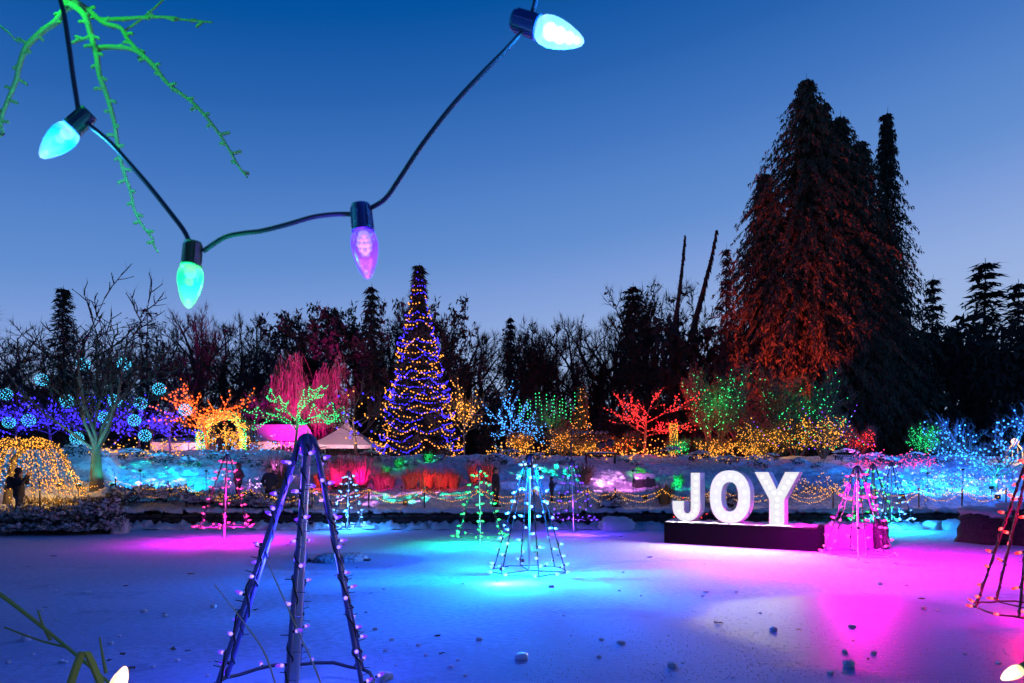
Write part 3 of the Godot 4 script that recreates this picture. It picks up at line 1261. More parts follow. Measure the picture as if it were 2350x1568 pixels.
func strip(x0: float, x1: float, step: float, rows: Array, bump: float, sd: int) -> MB:
	# a lumpy band of snow along x; rows: [depth, height, how much it varies]
	var nz := FastNoiseLite.new()
	nz.seed = sd
	nz.frequency = 1.7
	nz.fractal_octaves = 4
	var mb := MB.new()
	var cols := int((x1 - x0) / step) + 1
	for a in cols:
		var x := x0 + a * step
		for r in rows.size():
			var q: Array = rows[r]
			var k := nz.get_noise_2d(x * 1.3, r * 0.55)
			var k2 := nz.get_noise_2d(x * 1.1 + 50, r * 0.8)
			mb.v.append(Vector3(x, maxf(q[1] + k * bump * q[2], -0.02), -(q[0] + k2 * bump * 0.8 * q[2])))
	var w := rows.size()
	for a in cols:
		for r in w:
			var l := mb.v[maxi(a - 1, 0) * w + r]
			var e := mb.v[mini(a + 1, cols - 1) * w + r]
			var u := mb.v[a * w + maxi(r - 1, 0)]
			var d := mb.v[a * w + mini(r + 1, w - 1)]
			mb.n.append((e - l).cross(d - u).normalized() * -1.0)
	for k in mb.n.size():
		if mb.n[k].y < 0 and rows[k % w][2] > 0.5:
			mb.n[k] = -mb.n[k]
	for a in cols - 1:
		for r in w - 1:
			var p := a * w + r
			mb.i.append_array(PackedInt32Array([p, p + 1, p + w, p + w, p + 1, p + w + 1]))
	return mb


func wall_and_snow() -> void:
	var wall := thing("retaining_wall", "low dark stone retaining wall along the far edge of the pond", "retaining wall", Vector3(0, 0, -26.4))
	var kinds := []
	for k in 5:
		var mb := rock_shape(Vector3(0.5, 0.5, 0.5), 60 + k, 2, 0.16)
		kinds.append(mb.mesh())
	for row in 3:
		var x := -15.6 + rng.randf() * 0.3
		while x < 21.5:
			var l := rng.randf_range(0.42, 0.78)
			var o := put("stone", kinds[rng.randi() % 5], M.stone, wall, Vector3(x + l / 2, 0.09 + row * 0.165, rng.randf_range(-0.04, 0.03)))
			o.scale = Vector3(l * 1.02, 0.175, 0.36)
			x += l
	var core := MB.new()
	core.box(Transform3D(Basis(), Vector3(3.0, 0.2, -0.12)), Vector3(37.2, 0.56, 0.3))
	put("mortar", core, M.black, wall)
	put("snow_cap", strip(-15.5, 21.5, 0.07, [[-0.14, 0.5, 0.6], [-0.2, 0.6, 1.0], [-0.1, 0.68, 1.0], [0.1, 0.72, 1.0], [0.35, 0.68, 1.0], [0.7, 0.6, 1.0]], 0.13, 71), M.white_snow, wall)
	tag(put("snow_ridge", strip(-14.6, 21.5, 0.06, [[24.9, -0.01, 0.1], [25.2, 0.03, 0.6], [25.45, 0.09, 1.2], [25.7, 0.14, 1.8], [25.95, 0.17, 2.0], [26.15, 0.14, 1.6], [26.32, 0.08, 1.0]], 0.15, 72), M.white_snow), "ragged ridge of shovelled snow along the foot of the stone wall", "snow ridge", "", "thing")


# ---------------------------------------------------------------- dark trees behind

func far_trees() -> void:
	var S := {"lv": 4, "n": [9, 5, 4, 3], "len": [0.62, 0.55, 0.55, 0.6], "ang": [0.62, 0.65, 0.7, 0.7], "up": 0.07, "wob": 0.16, "r": 0.03, "rmin": 0.0028, "from": 0.25, "cone": 0.35, "thin": 0.5}
	var S2 := S.duplicate()
	S2.ang = [0.4, 0.5, 0.6, 0.7]
	S2.n = [11, 5, 4, 3]
	var S3 := S.duplicate()
	S3.ang = [0.95, 0.75, 0.7, 0.7]
	S3.up = 0.03
	# prototypes 10 m high, 4 m half-wide
	var kinds := {"bare": [S, 101, 0], "tall": [S2, 102, 0], "bare2": [S, 103, 0], "round": [S3, 104, 0], "sparse": [S3, 105, 1], "leafy": [S, 106, 4], "leafy2": [S3, 107, 4], "sparse2": [S2, 108, 1]}
	var P := {}
	for k in kinds:
		var q: Array = kinds[k]
		var T := tree_shape(10.0, 3.2 if q[0] == S2 else 4.2, q[0], q[1])
		var lf: MB = null
		if q[2] < 2:
			twiggy(T, 3, 5, 0.6, 0.014, q[1] + 7)
		if q[2] > 0:
			lf = leaves_on(T, 3, q[2], 0.3 if q[2] > 1 else 0.26, q[1] + 50, 0.22)
		P[k] = [T, lf]
	var CF := {
		"spruce": conifer_shape(10.0, 1.7, 24, 7, 0.35, 0.34, 2.6, 201, 0.8, 0.03, 0.45), "fir": conifer_shape(10.0, 2.4, 20, 7, 0.1, 0.38, 2.4, 202, 0.9, 0.05, 0.35),
		"layered": conifer_shape(10.0, 2.3, 11, 6, -0.05, 0.34, 3.0, 203, 0.45, 0.15, 0.2), "column": conifer_shape(10.0, 1.5, 34, 8, 0.2, 0.3, 2.8, 204, 0.62, 0.02, 0.4),
	}
	var first := {}
	var list := [
		[18, 722, 62, "bare", 2.0, "tall bare tree at the far left edge of the treeline"], [145, 655, 66, "column", 1.0, "dense dark columnar conifer rising behind the cyan light balls"],
		[337, 700, 70, "layered", 1.0, "layered open cedar behind the big bare tree on the left bank"], [412, 713, 66, "tall", 0.9, "slender bare tree with a rounded top right of the layered cedar"],
		[300, 760, 78, "round", 1.1, "bare tree half hidden behind the layered cedar"], [476, 738, 70, "bare2", 1.0, "bare twiggy tree under the green foreground bulb"],
		[535, 733, 74, "round", 0.8, "bare tree with a flat top between the green bulb and the purple willow"], [606, 728, 78, "sparse", 0.9, "thinly leaved tree above the purple lit willow"],
		[706, 722, 68, "leafy", 0.85, "brown leaved oak with an open crown left of its dense neighbour"], [768, 712, 66, "leafy2", 1.0, "broad dark oak still in leaf above the peaked tent"],
		[815, 705, 72, "leafy", 0.8, "dark oak behind the narrow spruce tip"], [852, 650, 64, "spruce", 0.9, "narrow dark spruce with a bare ragged tip left of the Christmas tree"],
		[900, 690, 80, "tall", 0.9, "fine twigged tree showing pale sky just left of the Christmas tree"], [1003, 695, 64, "leafy", 0.75, "tall brown leaved tree just right of the Christmas tree"],
		[1045, 790, 70, "leafy2", 0.6, "lower brown tree stepping down right of the Christmas tree"], [1130, 768, 70, "sparse", 1.15, "rounded thin leaved tree above the blue lit tree"],
		[1171, 722, 84, "spruce", 0.7, "thin pointed conifer poking above the rounded tree"], [1236, 746, 76, "sparse2", 1.0, "upright thin leaved tree right of the pointed conifer"],
		[1290, 740, 76, "sparse", 0.8, "thin leaved tree above the hanging green lights"], [1336, 742, 84, "bare2", 0.8, "pale bare tree above the small golden cone tree"],
		[1402, 718, 86, "tall", 0.9, "feathery bare tree left of the dark spruce"], [1370, 745, 80, "round", 0.7, "low bare tree before the feathery one"],
		[1452, 650, 72, "spruce", 1.15, "dark spruce standing left of the leaning weeping trunks"], [1516, 660, 78, "sparse2", 0.9, "thin leaved tree behind the leaning weeping trunks"],
		[1590, 655, 80, "sparse", 0.9, "thin leaved tree seen between the two leaning weeping trunks"], [2262, 592, 74, "fir", 1.25, "broad dark fir at the right edge of the sky"],
		[2338, 640, 78, "fir", 1.1, "dark fir cut by the right edge of the picture"], [2142, 630, 66, "fir", 0.75, "small drooping conifer at the right foot of the tall cedar spire"],
		[2215, 760, 68, "leafy2", 0.9, "dark broad tree in the gap right of the tall cedar"], [2310, 780, 66, "leafy", 1.1, "dark leafy tree above the round blue lit tree"],
		[1668, 558, 60, "fir", 0.5, "small conifer at the left foot of the giant cedar"], [75, 790, 74, "round", 1.2, "bare spreading tree behind the columnar conifer"],
		[660, 760, 84, "round", 0.9, "bare tree between the thin leaved tree and the oaks"], [940, 720, 84, "sparse2", 0.9, "thin leaved tree directly behind the Christmas tree"],
	]
	for q in list:
		var base := gnd(q[0], q[2])
		var h: float = EYE + (HY - q[1]) / F * q[2] - base.y
		var key: String = q[3]
		var size := Vector3(h / 10.0 * 0.62 * q[4] * 1.4, h / 10.0, h / 10.0 * 0.62 * q[4] * 1.4)
		if CF.has(key):
			size = Vector3(h / 10.0 * q[4], h / 10.0, h / 10.0 * q[4])
		if not first.has(key):
			if CF.has(key):
				first[key] = conifer("conifer", q[5], base, CF[key], M.bark, M.leaf_dark)
			else:
				first[key] = plant("bare_tree" if P[key][1] == null else "leafy_tree", q[5], "tree", base, P[key][0], M.bark, M.twig, P[key][1], M.leaf_brown)
			first[key].scale = size
		else:
			copy(first[key], q[5], base, rng.randf_range(-0.6, 0.6), size)
	var kinds_b := ["bare", "round", "bare2", "sparse", "tall"]
	for j in 26:
		var px := 10.0 + j * 62.0 + (j * 37 % 29)
		var d := 82.0 + (j * 23 % 13)
		var base := gnd(px, d)
		var tp := 770.0 + 40.0 * sin(j * 2.2) + (j * 17 % 30)
		var h: float = EYE + (HY - tp) / F * d - base.y
		copy(first[kinds_b[j % 5]], "bare tree in the dense twiggy belt behind the garden", base, j * 1.9, Vector3(h / 10.0 * 1.0, h / 10.0, h / 10.0 * 1.0), "bare trees of the far belt")
	# evergreen undergrowth that closes the view under the crowns
	var sh := thing("evergreen_shrub", "dark evergreen shrub standing under the far trees", "shrub", gnd(-40, 60), 0, "dark shrubs under the far trees")
	put("foliage", clump_shape(1.0, 0.62, 1500, 0.075, 301), M.leaf_dark, sh)
	sh.scale = Vector3(7, 6, 7)
	var k := 0
	for px in range(20, 2420, 62):
		var d := 60.0 + (k * 37 % 9)
		var tp: float = 900.0 - 45.0 * sin(px * 0.013) + (k * 53 % 40) - (150.0 if px > 1560 else 0.0) - (60.0 if px > 2120 else 0.0)
		var base := gnd(px + (k * 29 % 23), d)
		var h: float = EYE + (HY - tp) / F * d - base.y
		copy(sh, "dark evergreen shrub standing under the far trees", base, k * 1.7, Vector3(h * 0.62, h, h * 0.62).clamp(Vector3.ONE * 3.0, Vector3.ONE * 14.0))
		k += 1
	var mm := MultiMesh.new()
	mm.transform_format = MultiMesh.TRANSFORM_3D
	mm.mesh = clump_shape(1.0, 0.62, 700, 0.11, 302).mesh()
	mm.instance_count = 90
	for j in 90:
		var p := Vector3(-110.0 + j * 2.5, 3.0, -98.0 - (j * 31 % 12))
		mm.set_instance_transform(j, Transform3D(Basis(Vector3.UP, j * 2.1).scaled(Vector3(7, rng.randf_range(7, 11), 7)), p))
	var far := MultiMeshInstance3D.new()
	far.name = "woodland"
	far.multimesh = mm
	far.material_override = M.leaf_dark
	add_child(far)
	tag(far, "dark belt of far woodland behind the garden", "woodland", "", "stuff")
	# giant cedar
	var cb := gnd(1850, 62)
	var ced := thing("giant_cedar", "giant dark cedar with several tops, its left side lit red", "conifer", cb)
	for q in [[0.0, 168, 12.5, 58, 401], [3.3, 248, 10.5, 50, 402], [-3.6, 380, 8.0, 38, 403], [1.6, 220, 7.0, 48, 404], [5.3, 300, 8.5, 44, 405]]:
		var h: float = EYE + (HY - q[1]) / F * 62.0 - cb.y
		var C := conifer_shape(h, q[2], q[3], 11, 0.95, 0.42, 1.5, q[4], 0.66, 0.05, 0.72, 13)
		put("trunk", C.wood, M.bark, ced, Vector3(q[0], 0, -absf(q[0]) * 0.15))
		put("foliage", C.leaf, M.leaf_cedar, ced, Vector3(q[0], 0, -absf(q[0]) * 0.15))
	var rb := gnd(2035, 64)
	conifer("conifer", "slim tall cedar spire right of the giant cedar", rb, conifer_shape(EYE + (HY - 245) / F * 64.0 - rb.y, 7.5, 48, 9, 1.1, 0.4, 1.5, 411, 0.95, 0.05, 0.75, 11), M.bark, M.leaf_dark)
	# two leaning trunks hung with drooping foliage
	for q in [[1545, 770, 1572, 540, 0.34, "leaning dark weeping sequoia trunk, the left of two"], [1592, 745, 1645, 528, 0.5, "leaning weeping sequoia trunk with hanging sprays, next to the giant cedar"]]:
		var a := at(q[0], q[1], 68)
		var b := at(q[2], q[3], 68)
		var base := Vector3(a.x - 0.6, height(a.x, a.z), a.z)
		var o := thing("weeping_conifer", q[5], "conifer", base)
		var wood := MB.new()
		var lf := MB.new()
		var line := [Vector3.ZERO, a - base, (a.lerp(b, 0.35) - base) + Vector3(0.1, 0, 0), (a.lerp(b, 0.7) - base) + Vector3(0.25 * q[4], 0, 0), b - base]
		wood.path(line, 0.35, 0.05, 7)
		for p in along(line, 0.1):
			var up: float = p.y / (b.y - base.y)
			for j in 5:
				var s: float = q[4] * (1.2 - 1.05 * up)
				var o2: Vector3 = p + Vector3(rng.randf_range(-1, 1), rng.randf_range(-0.4, 0.4), rng.randf_range(-1, 1)) * s * 0.7
				var w := Vector3(rng.randf_range(-1, 1), 0, rng.randf_range(-1, 1)) * 0.12
				lf.tri(o2 - w, o2 + Vector3(rng.randf_range(-0.1, 0.3), -rng.randf_range(0.4, 1.2), 0) * (0.6 + s), o2 + w)
		put("trunk", wood, M.bark, o)
		put("foliage", lf, M.leaf_dark, o)
	flood(gnd(1770, 53), Vector3(24.0, 17.0, -58.5), 1.0, 0.05, 0.02, 1500.0, 30.0, "red flood lamp aimed up at the giant cedar", 0.3)
	# weeping willow washed with magenta
	var wb := gnd(655, 60)
	var wh: float = EYE + (HY - 800) / F * 60.0 - wb.y
	var W := {"lv": 2, "n": [9, 6], "len": [0.7, 0.6], "ang": [0.8, 0.7], "up": 0.12, "wob": 0.18, "r": 0.045, "rmin": 0.006, "from": 0.4}
	var WT := tree_shape(wh, 4.2, W, 501)
	var fr := MB.new()
	for p in lines_of(WT, 1, 2):
		for q in along(p, 0.28):
			for j in 6:
				var l := rng.randf_range(1.2, 4.2)
				fr.blade(q + Vector3(rng.randf_range(-0.3, 0.3), 0, rng.randf_range(-0.3, 0.3)), Vector3(rng.randf_range(-0.35, 0.35), -0.6, rng.randf_range(-0.35, 0.35)).normalized(), minf(l, q.y - 0.3), 0.035, 1.5, 3)
	plant("weeping_willow", "bare weeping willow washed with magenta light behind the green tree", "tree", wb, WT, M.bark_mid, M.twig_pale, fr, M.leaf_tan)
	flood(gnd(690, 53), wb + Vector3(0.8, 5.5, 0), 1.0, 0.0, 0.55, 600.0, 34.0, "magenta flood lamp aimed at the weeping willow", 0.3)


# ---------------------------------------------------------------- trees hung with lights

func lit_trees() -> void:
	# the big bare tree with light balls, on the left bank
	var SB := {"lv": 4, "n": [8, 5, 4, 4], "len": [2.3, 0.55, 0.5, 0.5], "ang": [0.5, 0.6, 0.7, 0.8], "up": 0.1, "wob": 0.17, "r": 0.085, "rmin": 0.009, "from": 0.7, "cone": 0.1, "thin": 0.42}
	var b := hit(222, 1124)
	var d := -b.z
	var T := tree_shape(EYE + (HY - 690) / F * d - b.y, 3.7, SB, 611)
	twiggy(T, 3, 2, 0.35, 0.006, 612)
	for p in lines_of(T, 4, 4, 0.6):
		T.twig.ball(p[p.size() - 1], Vector3.ONE * 0.028, 2, 4)
	plant("bare_tree", "big bare tree with teal lit trunk and cyan light balls on the left bank", "tree", b, T, M.bark_mid, M.twig)
	flood(b + Vector3(-0.9, 0, 0.9), b + Vector3(0, 1.2, 0), 0.0, 0.75, 0.6, 5.0, 40.0, "teal flood lamp left of the big bare tree trunk")
	flood(b + Vector3(0.9, 0, 0.5), b + Vector3(0, 1.4, 0), 0.0, 0.8, 0.6, 4.0, 40.0, "teal flood lamp right of the big bare tree trunk")
	flood(b + Vector3(0.3, 0, 1.6), b + Vector3(0, 6.0, -0.4), 0.02, 0.5, 0.75, 16.0, 38.0, "blue green flood lamp aimed up into the big bare tree")
	var ball := thing("light_ball", "cyan ball of string lights hung in the big bare tree", "light ball", Vector3.ZERO, 0, "cyan light balls in the big bare tree")
	var pts := PackedVector3Array()
	for k in 64:
		var y := 1.0 - 2.0 * (k + 0.5) / 64
		var r := sqrt(1.0 - y * y)
		pts.append(Vector3(cos(k * 2.4) * r, y, sin(k * 2.4) * r) * 0.27)
	var cage := MB.new()
	for q in 6:
		var ring := PackedVector3Array()
		for k in 17:
			ring.append(Vector3(cos(TAU * k / 16), sin(TAU * k / 16), 0).rotated(Vector3.UP, PI * q / 6) * 0.265)
		cage.path(ring, 0.006, 0.006, 3)
	put("cage", cage, M.cable, ball)
	bulbs(ball, pts, 0.021, M.ice_blue, 0)
	omni(Vector3.ZERO, 0.04, 0.5, 0.9, 0.7, 0.2, ball)
	var n := 0
	for q in [[12, 905, 31], [95, 872, 31], [191, 836, 30], [284, 836, 30], [153, 921, 29], [263, 920, 29.5], [322, 926, 30.5], [365, 893, 31], [425, 941, 31], [240, 958, 32], [65, 965, 31], [176, 1006, 30], [332, 1000, 32], [20, 970, 33], [308, 965, 32]]:
		var p := at(q[0], q[1], q[2])
		if n == 0:
			ball.position = p
		else:
			copy(ball, "cyan ball of string lights hung in the big bare tree", p, n * 0.7)
		n += 1
	var S := {"lv": 3, "n": [8, 5, 4], "len": [0.95, 0.6, 0.55], "ang": [0.95, 0.7, 0.7], "up": 0.06, "wob": 0.17, "r": 0.034, "rmin": 0.006, "from": 0.55, "cone": 0.2, "thin": 0.5}
	var low := S.duplicate()
	low.ang = [1.15, 0.75, 0.7]
	low.up = 0.03
	var shrub := {"lv": 3, "n": [6, 5, 4], "len": [0.6, 0.6, 0.6], "ang": [0.6, 0.7, 0.7], "up": 0.04, "wob": 0.2, "r": 0.03, "rmin": 0.005, "from": 0.2, "stems": 7, "lean": 0.7, "cone": 0.2}
	var E := func(lbl: String, sl: String, px: float, dd: float, top: float, half: float, spec: Dictionary, sd: int, bulb: Material, step: float, lo: int, share: float, r: float, glowing: Array, leaf := 0, kind := "tree") -> Array:
		# a lit tree: px of its stem, depth, px of its top, half-width in px
		var base := gnd(px, dd)
		var TT := tree_shape(EYE + (HY - top) / F * dd - base.y, half / F * dd, spec, sd)
		var lf: MB = leaves_on(TT, 3, leaf, 0.11, sd, 0.15) if leaf else null
		twiggy(TT, 3, 5, 0.36, 0.008, sd + 3)
		plant("garden_tree" if kind == "tree" else "garden_shrub", lbl, kind, base, TT, M.bark_mid, M.twig_pale, lf, M.leaf_green if leaf else null)
		if sl:
			string_on(sl, base, lines_of(TT, lo, 3, share), step, r, bulb, 140)
		var h: float = EYE + (HY - top) / F * dd - base.y
		if glowing.size():
			omni(base + Vector3(0, h * 0.62, 0.5), glowing[0], glowing[1], glowing[2], glowing[3], 0.5)
		return [base, TT, h]
	# deep blue trees at the far left
	for q in [[30, 44, 900, 75, 701], [120, 46, 915, 85, 702], [210, 45, 905, 90, 703], [320, 44, 905, 85, 704], [390, 46, 930, 60, 705]]:
		E.call("bare tree hung with deep blue lights, %s" % ["first from the left edge", "behind the golden arch tree", "behind the big bare tree trunk", "right of the big bare tree trunk", "beside the orange tree"][q[4] - 701], "deep blue string lights %s" % ["at the left edge", "above the golden arch tree", "behind the big bare trunk", "right of the big bare trunk", "left of the orange tree"][q[4] - 701], q[0], q[1], q[2], q[3], low, q[4], M.violet, 0.36, 1, 0.6, 0.042, [0.03, 0.02, 1.0, 18.0])
	# orange
	var o: Array = E.call("small tree glowing orange with orange lights through its round crown", "orange string lights through the round crown", 479, 43, 874, 108, S, 711, M.orange, 0.36, 1, 0.75, 0.05, [1.0, 0.11, 0.005, 40.0])
	omni(o[0] + Vector3(0.5, 1.0, 1.2), 1.0, 0.3, 0.02, 5.0, 0.2)
	flood(o[0] + Vector3(-0.6, 0, 1.4), o[0] + Vector3(0, 1.6, 0), 1.0, 0.3, 0.02, 24.0, 40.0, "orange flood lamp at the foot of the orange tree")
	# green garlanded
	o = E.call("bare tree draped in swags of green lights beside the orange tree", "", 676, 43, 878, 105, low, 712, M.green, 0.3, 1, 0.5, 0.04, [0.02, 0.8, 0.2, 10.0])
	var sw := []
	var ends := lines_of(o[1], 1, 2, 0.75)
	for k in ends.size() - 1:
		var a: Vector3 = ends[k][ends[k].size() - 1]
		var e: Vector3 = ends[k + 1][ends[k + 1].size() - 1]
		if a.distance_to(e) < 3.0:
			sw.append(swag(a, e, 0.22 * a.distance_to(e)))
		sw.append(ends[k])
	string_on("green string lights draped in swags over the bare tree", o[0], sw, 0.19, 0.04, M.green, 300)
	# sparse blue and yellow bulbs in the dark oak
	var sp := []
	for k in 26:
		sp.append(PackedVector3Array([Vector3(rng.randf_range(-2.6, 2.2), rng.randf_range(1.0, 5.5), rng.randf_range(-1, 1)), Vector3(rng.randf_range(-2.6, 2.2), rng.randf_range(1.0, 5.5), rng.randf_range(-1, 1))]))
	E.call("dark bare tree with a few scattered blue and yellow bulbs left of the Christmas tree", "", 820, 52, 870, 95, S, 713, M.violet, 1.0, 1, 0.3, 0.05, [])
	string_on("scattered blue bulbs in the dark tree above the peaked tent", gnd(820, 51), sp.slice(0, 13), 1.3, 0.07, M.violet, 60, 0.7)
	string_on("scattered yellow bulbs in the dark tree above the peaked tent", gnd(820, 51), sp.slice(13), 1.3, 0.055, M.gold, 60, 0.7)
	# Christmas tree
	var cb := gnd(961, 47)
	var ch: float = EYE + (HY - 603) / F * 47.0 - cb.y
	conifer("christmas_tree", "tall spruce wound with amber and blue lights, the tallest lit tree", cb, conifer_shape(ch, 3.0, 50, 10, 0.35, 0.36, 3.2, 721, 1.15, 0.02, 0.4, 6), M.bark, mat(0.035, 0.04, 0.03))
	for q in [["amber", M.amber, 0.0, 0.27, 0.046], ["blue", M.violet, 0.5, 0.15, 0.038]]:
		var lines := []
		for k in 24:
			var f: float = pow((k + q[2]) / 24.5, 0.92)
			var r := (2.95 * pow(1.0 - f, 1.15) + 0.16) * rng.randf_range(0.84, 1.1)
			var lobes := int(3 + 6 * (1.0 - f))
			var off := rng.randf() * TAU
			for l in lobes:
				if rng.randf() < 0.2:
					continue
				var line := PackedVector3Array()
				var rise := rng.randf_range(-0.35, 0.35) * (1.0 - f)
				var sag := rng.randf_range(0.12, 0.6) * (1.0 - f) + 0.06
				for j in 11:
					var u := j / 10.0
					var az := off + TAU * (l + u * 1.05) / lobes
					var rr := r * (1.0 + 0.1 * cos(u * TAU) + rng.randf_range(-0.06, 0.04))
					line.append(Vector3(cos(az) * rr, ch * lerpf(0.05, 0.985, f) + rise * (u - 0.5) - sag * 4.0 * u * (1.0 - u) + rng.randf_range(-0.04, 0.04), sin(az) * rr))
				lines.append(line)
		string_on("%s string lights wound round the tall Christmas tree" % q[0], cb, lines, q[3], q[4], q[1], 300, 0.9, 0.04)
	for k in 5:
		var f := k / 5.0
		omni(cb + Vector3(0.6 - 0.3 * k, ch * (0.1 + 0.19 * k), 3.6 * (1.0 - f) + 0.5), 0.75, 0.2, 0.5, 2.2 * (1.0 - 0.6 * f), 0.5)
	# middle
	E.call("small bare tree full of golden lights right of the Christmas tree", "golden string lights in the small bare tree", 1066, 45, 867, 42, S, 731, M.gold, 0.42, 1, 0.42, 0.046, [1.0, 0.45, 0.06, 5.0])
	o = E.call("bare tree full of blue lights with a drooping right side", "blue string lights through the drooping tree", 1165, 44, 886, 84, low, 732, M.blue, 0.34, 1, 0.8, 0.04, [0.03, 0.26, 1.0, 14.0])
	var tail := []
	for k in 7:
		tail.append(swag(Vector3(rng.randf_range(0.6, 1.6), rng.randf_range(1.6, 2.8), rng.randf_range(-0.8, 0.8)), Vector3(rng.randf_range(2.0, 2.9), rng.randf_range(0.9, 1.7), rng.randf_range(-0.6, 0.6)), rng.randf_range(0.05, 0.35)))
	string_on("blue string lights drooping to the right of the blue tree", o[0], tail, 0.24, 0.036, M.blue, 120, 0.8, 0.1)
	var hang := []
	for k in 15:
		var x := -2.1 + k * 0.27 + rng.randf_range(-0.1, 0.1)
		var y := rng.randf_range(3.6, 4.6)
		hang.append(PackedVector3Array([Vector3(x, y, 0), Vector3(x, y - rng.randf_range(0.7, 1.7), 0.1)]))
	E.call("dark tree with hanging strands of green lights", "", 1262, 47, 915, 50, S, 733, M.green, 0.4, 1, 0.3, 0.04, [0.02, 0.8, 0.15, 2.0], 5)
	string_on("hanging strands of green lights behind the blue tree", gnd(1262, 46), hang, 0.24, 0.04, M.green, 150)
	var gb := gnd(1336, 46)
	var gh: float = EYE + (HY - 884) / F * 46.0 - gb.y
	conifer("cone_tree", "slim conifer outlined in small golden lights left of the red tree", gb, conifer_shape(gh, 0.85, 22, 7, 0.2, 0.26, 4.0, 734, 0.9, 0.02, 0.4), M.bark, M.leaf_green)
	var spir := PackedVector3Array()
	for k in 220:
		var f := k / 220.0
		spir.append(Vector3(cos(f * 60.0) * (0.95 - 0.87 * f), gh * (0.12 + 0.86 * f) + 0.14 * sin(f * 173.0), sin(f * 60.0) * (0.95 - 0.87 * f)))
	string_on("golden string lights spiralling up the slim conifer", gb, [spir], 0.19, 0.032, M.amber, 200, 0.8, 0.11)
	omni(gb + Vector3(0, gh * 0.5, 1.6), 1.0, 0.45, 0.05, 1.2, 0.2)
	o = E.call("small tree with red lights and a red lit trunk", "red string lights along the branches", 1478, 43, 897, 106, low, 741, M.red, 0.26, 1, 0.75, 0.038, [1.0, 0.01, 0.015, 18.0])
	flood(o[0] + Vector3(-0.35, 0, 1.2), o[0] + Vector3(0, 1.5, 0), 1.0, 0.1, 0.03, 9.0, 40.0, "red flood lamp at the foot of the red tree")
	omni(o[0] + Vector3(1.6, 2.8, -1.8), 1.0, 0.005, 0.01, 70.0, 0.5)
	# green giants right of it
	o = E.call("tall bushy shrub with green lights, left of two green ones", "green string lights over the tall bushy shrub", 1640, 43, 848, 72, shrub, 751, M.green, 0.5, 1, 0.22, 0.041, [0.02, 0.7, 0.2, 6.0], 7, "shrub")
	E.call("bushy shrub with green lights behind the golden shrubs, right of two green ones", "green string lights over the right bushy shrub", 1830, 46, 860, 88, shrub, 752, M.green, 0.6, 1, 0.11, 0.042, [0.02, 0.7, 0.2, 3.0], 8, "shrub")
	var tan_ := tree_shape(6.5, 3.6, shrub, 753)
	plant("garden_shrub", "tall pale twigged shrub rising behind the green lights under the cedar", "shrub", gnd(1725, 49), tan_, M.bark_mid, M.twig_pale, leaves_on(tan_, 3, 5, 0.14, 754), M.leaf_tan)
	# golden shrubs
	for q in [[1768, 39, 968, 78, 761, M.gold, 0.3, 0.5, "broad shrub of golden lights behind the sign", "golden string lights over the broad shrub behind the sign"], [1890, 37, 952, 50, 762, M.gold, 0.24, 0.6, "upright shrub of golden lights right of the sign", "golden string lights over the upright shrub right of the sign"], [1290, 42, 984, 34, 763, M.amber, 0.42, 0.45, "upright shrub with amber lights behind the blue cone tree", "amber string lights on the upright shrub"], [1195, 41, 998, 26, 764, M.amber, 0.36, 0.45, "small shrub with amber lights under the blue tree", "amber string lights on the small shrub under the blue tree"], [1415, 42, 1000, 48, 765, M.orange, 0.34, 0.5, "low shrub with orange lights left of the red lit trunk", "orange string lights on the low shrub by the red trunk"], [1640, 41, 1010, 42, 766, M.amber, 0.3, 0.5, "low shrub with amber lights under the tall green shrub", "amber string lights on the low shrub under the green lights"], [1730, 40, 1005, 40, 767, M.gold, 0.3, 0.5, "low shrub with golden lights left behind the sign", "golden string lights on the low shrub left behind the sign"], [1555, 42, 1012, 26, 768, M.green, 0.4, 0.4, "low shrub with green lights right of the golden column", "green string lights on the low shrub by the golden column"], [2120, 45, 975, 28, 769, M.green, 0.3, 0.5, "small shrub with green lights left of the round blue tree", "green string lights on the small shrub"], [1972, 42, 985, 36, 770, M.red, 0.35, 0.35, "small shrub with red lights right of the golden shrubs", "red string lights on the small shrub"], [1340, 41, 1015, 30, 771, M.amber, 0.4, 0.5, "low shrub with amber lights under the golden cone tree", "amber string lights on the low shrub under the cone tree"]]:
		var g: Color = q[5].emission.srgb_to_linear()
		E.call(q[8], q[9], q[0], q[1], q[2], q[3], shrub, q[4], q[5], q[6], 1, q[7], 0.032, [g.r, g.g, g.b, 3.5], 3 if q[3] > 45 else 0, "shrub")
	# mixed bulbs over the golden shrubs
	var mix := []
	for k in 20:
		var x := rng.randf_range(-2.4, 3.6)
		mix.append(swag(Vector3(x, rng.randf_range(0.4, 3.2), 1.6), Vector3(x + rng.randf_range(0.5, 1.4), rng.randf_range(0.4, 3.0), 1.8), 0.2))
	string_on("small green and violet bulbs strung over the golden shrubs", gnd(1800, 37.6), mix.slice(0, 11), 0.3, 0.026, M.green, 60)
	string_on("small violet bulbs strung over the golden shrubs", gnd(1800, 37.6), mix.slice(11), 0.3, 0.026, M.magic, 60)
	# golden column
	var col := thing("light_column", "column wrapped in golden lights right of the red lit trunk", "light column", gnd(1546, 42))
	var post := MB.new()
	post.path([Vector3(0, -0.1, 0), Vector3(0.04, 1.0, 0), Vector3(0, 2.1, 0)], 0.2, 0.15, 9)
	put("trunk", post, M.bark_mid, col)
	var cl := PackedVector3Array()
	for k in 160:
		cl.append(Vector3(cos(k * 0.75) * 0.24, 0.05 + k * 0.0132, sin(k * 0.75) * 0.24))
	string_on("golden string lights wrapped round the column", col.position, [cl], 0.16, 0.034, M.gold, 160)
	# round blue tree at the right
	var bb := hit(2284, 1128)
	var bd := -bb.z
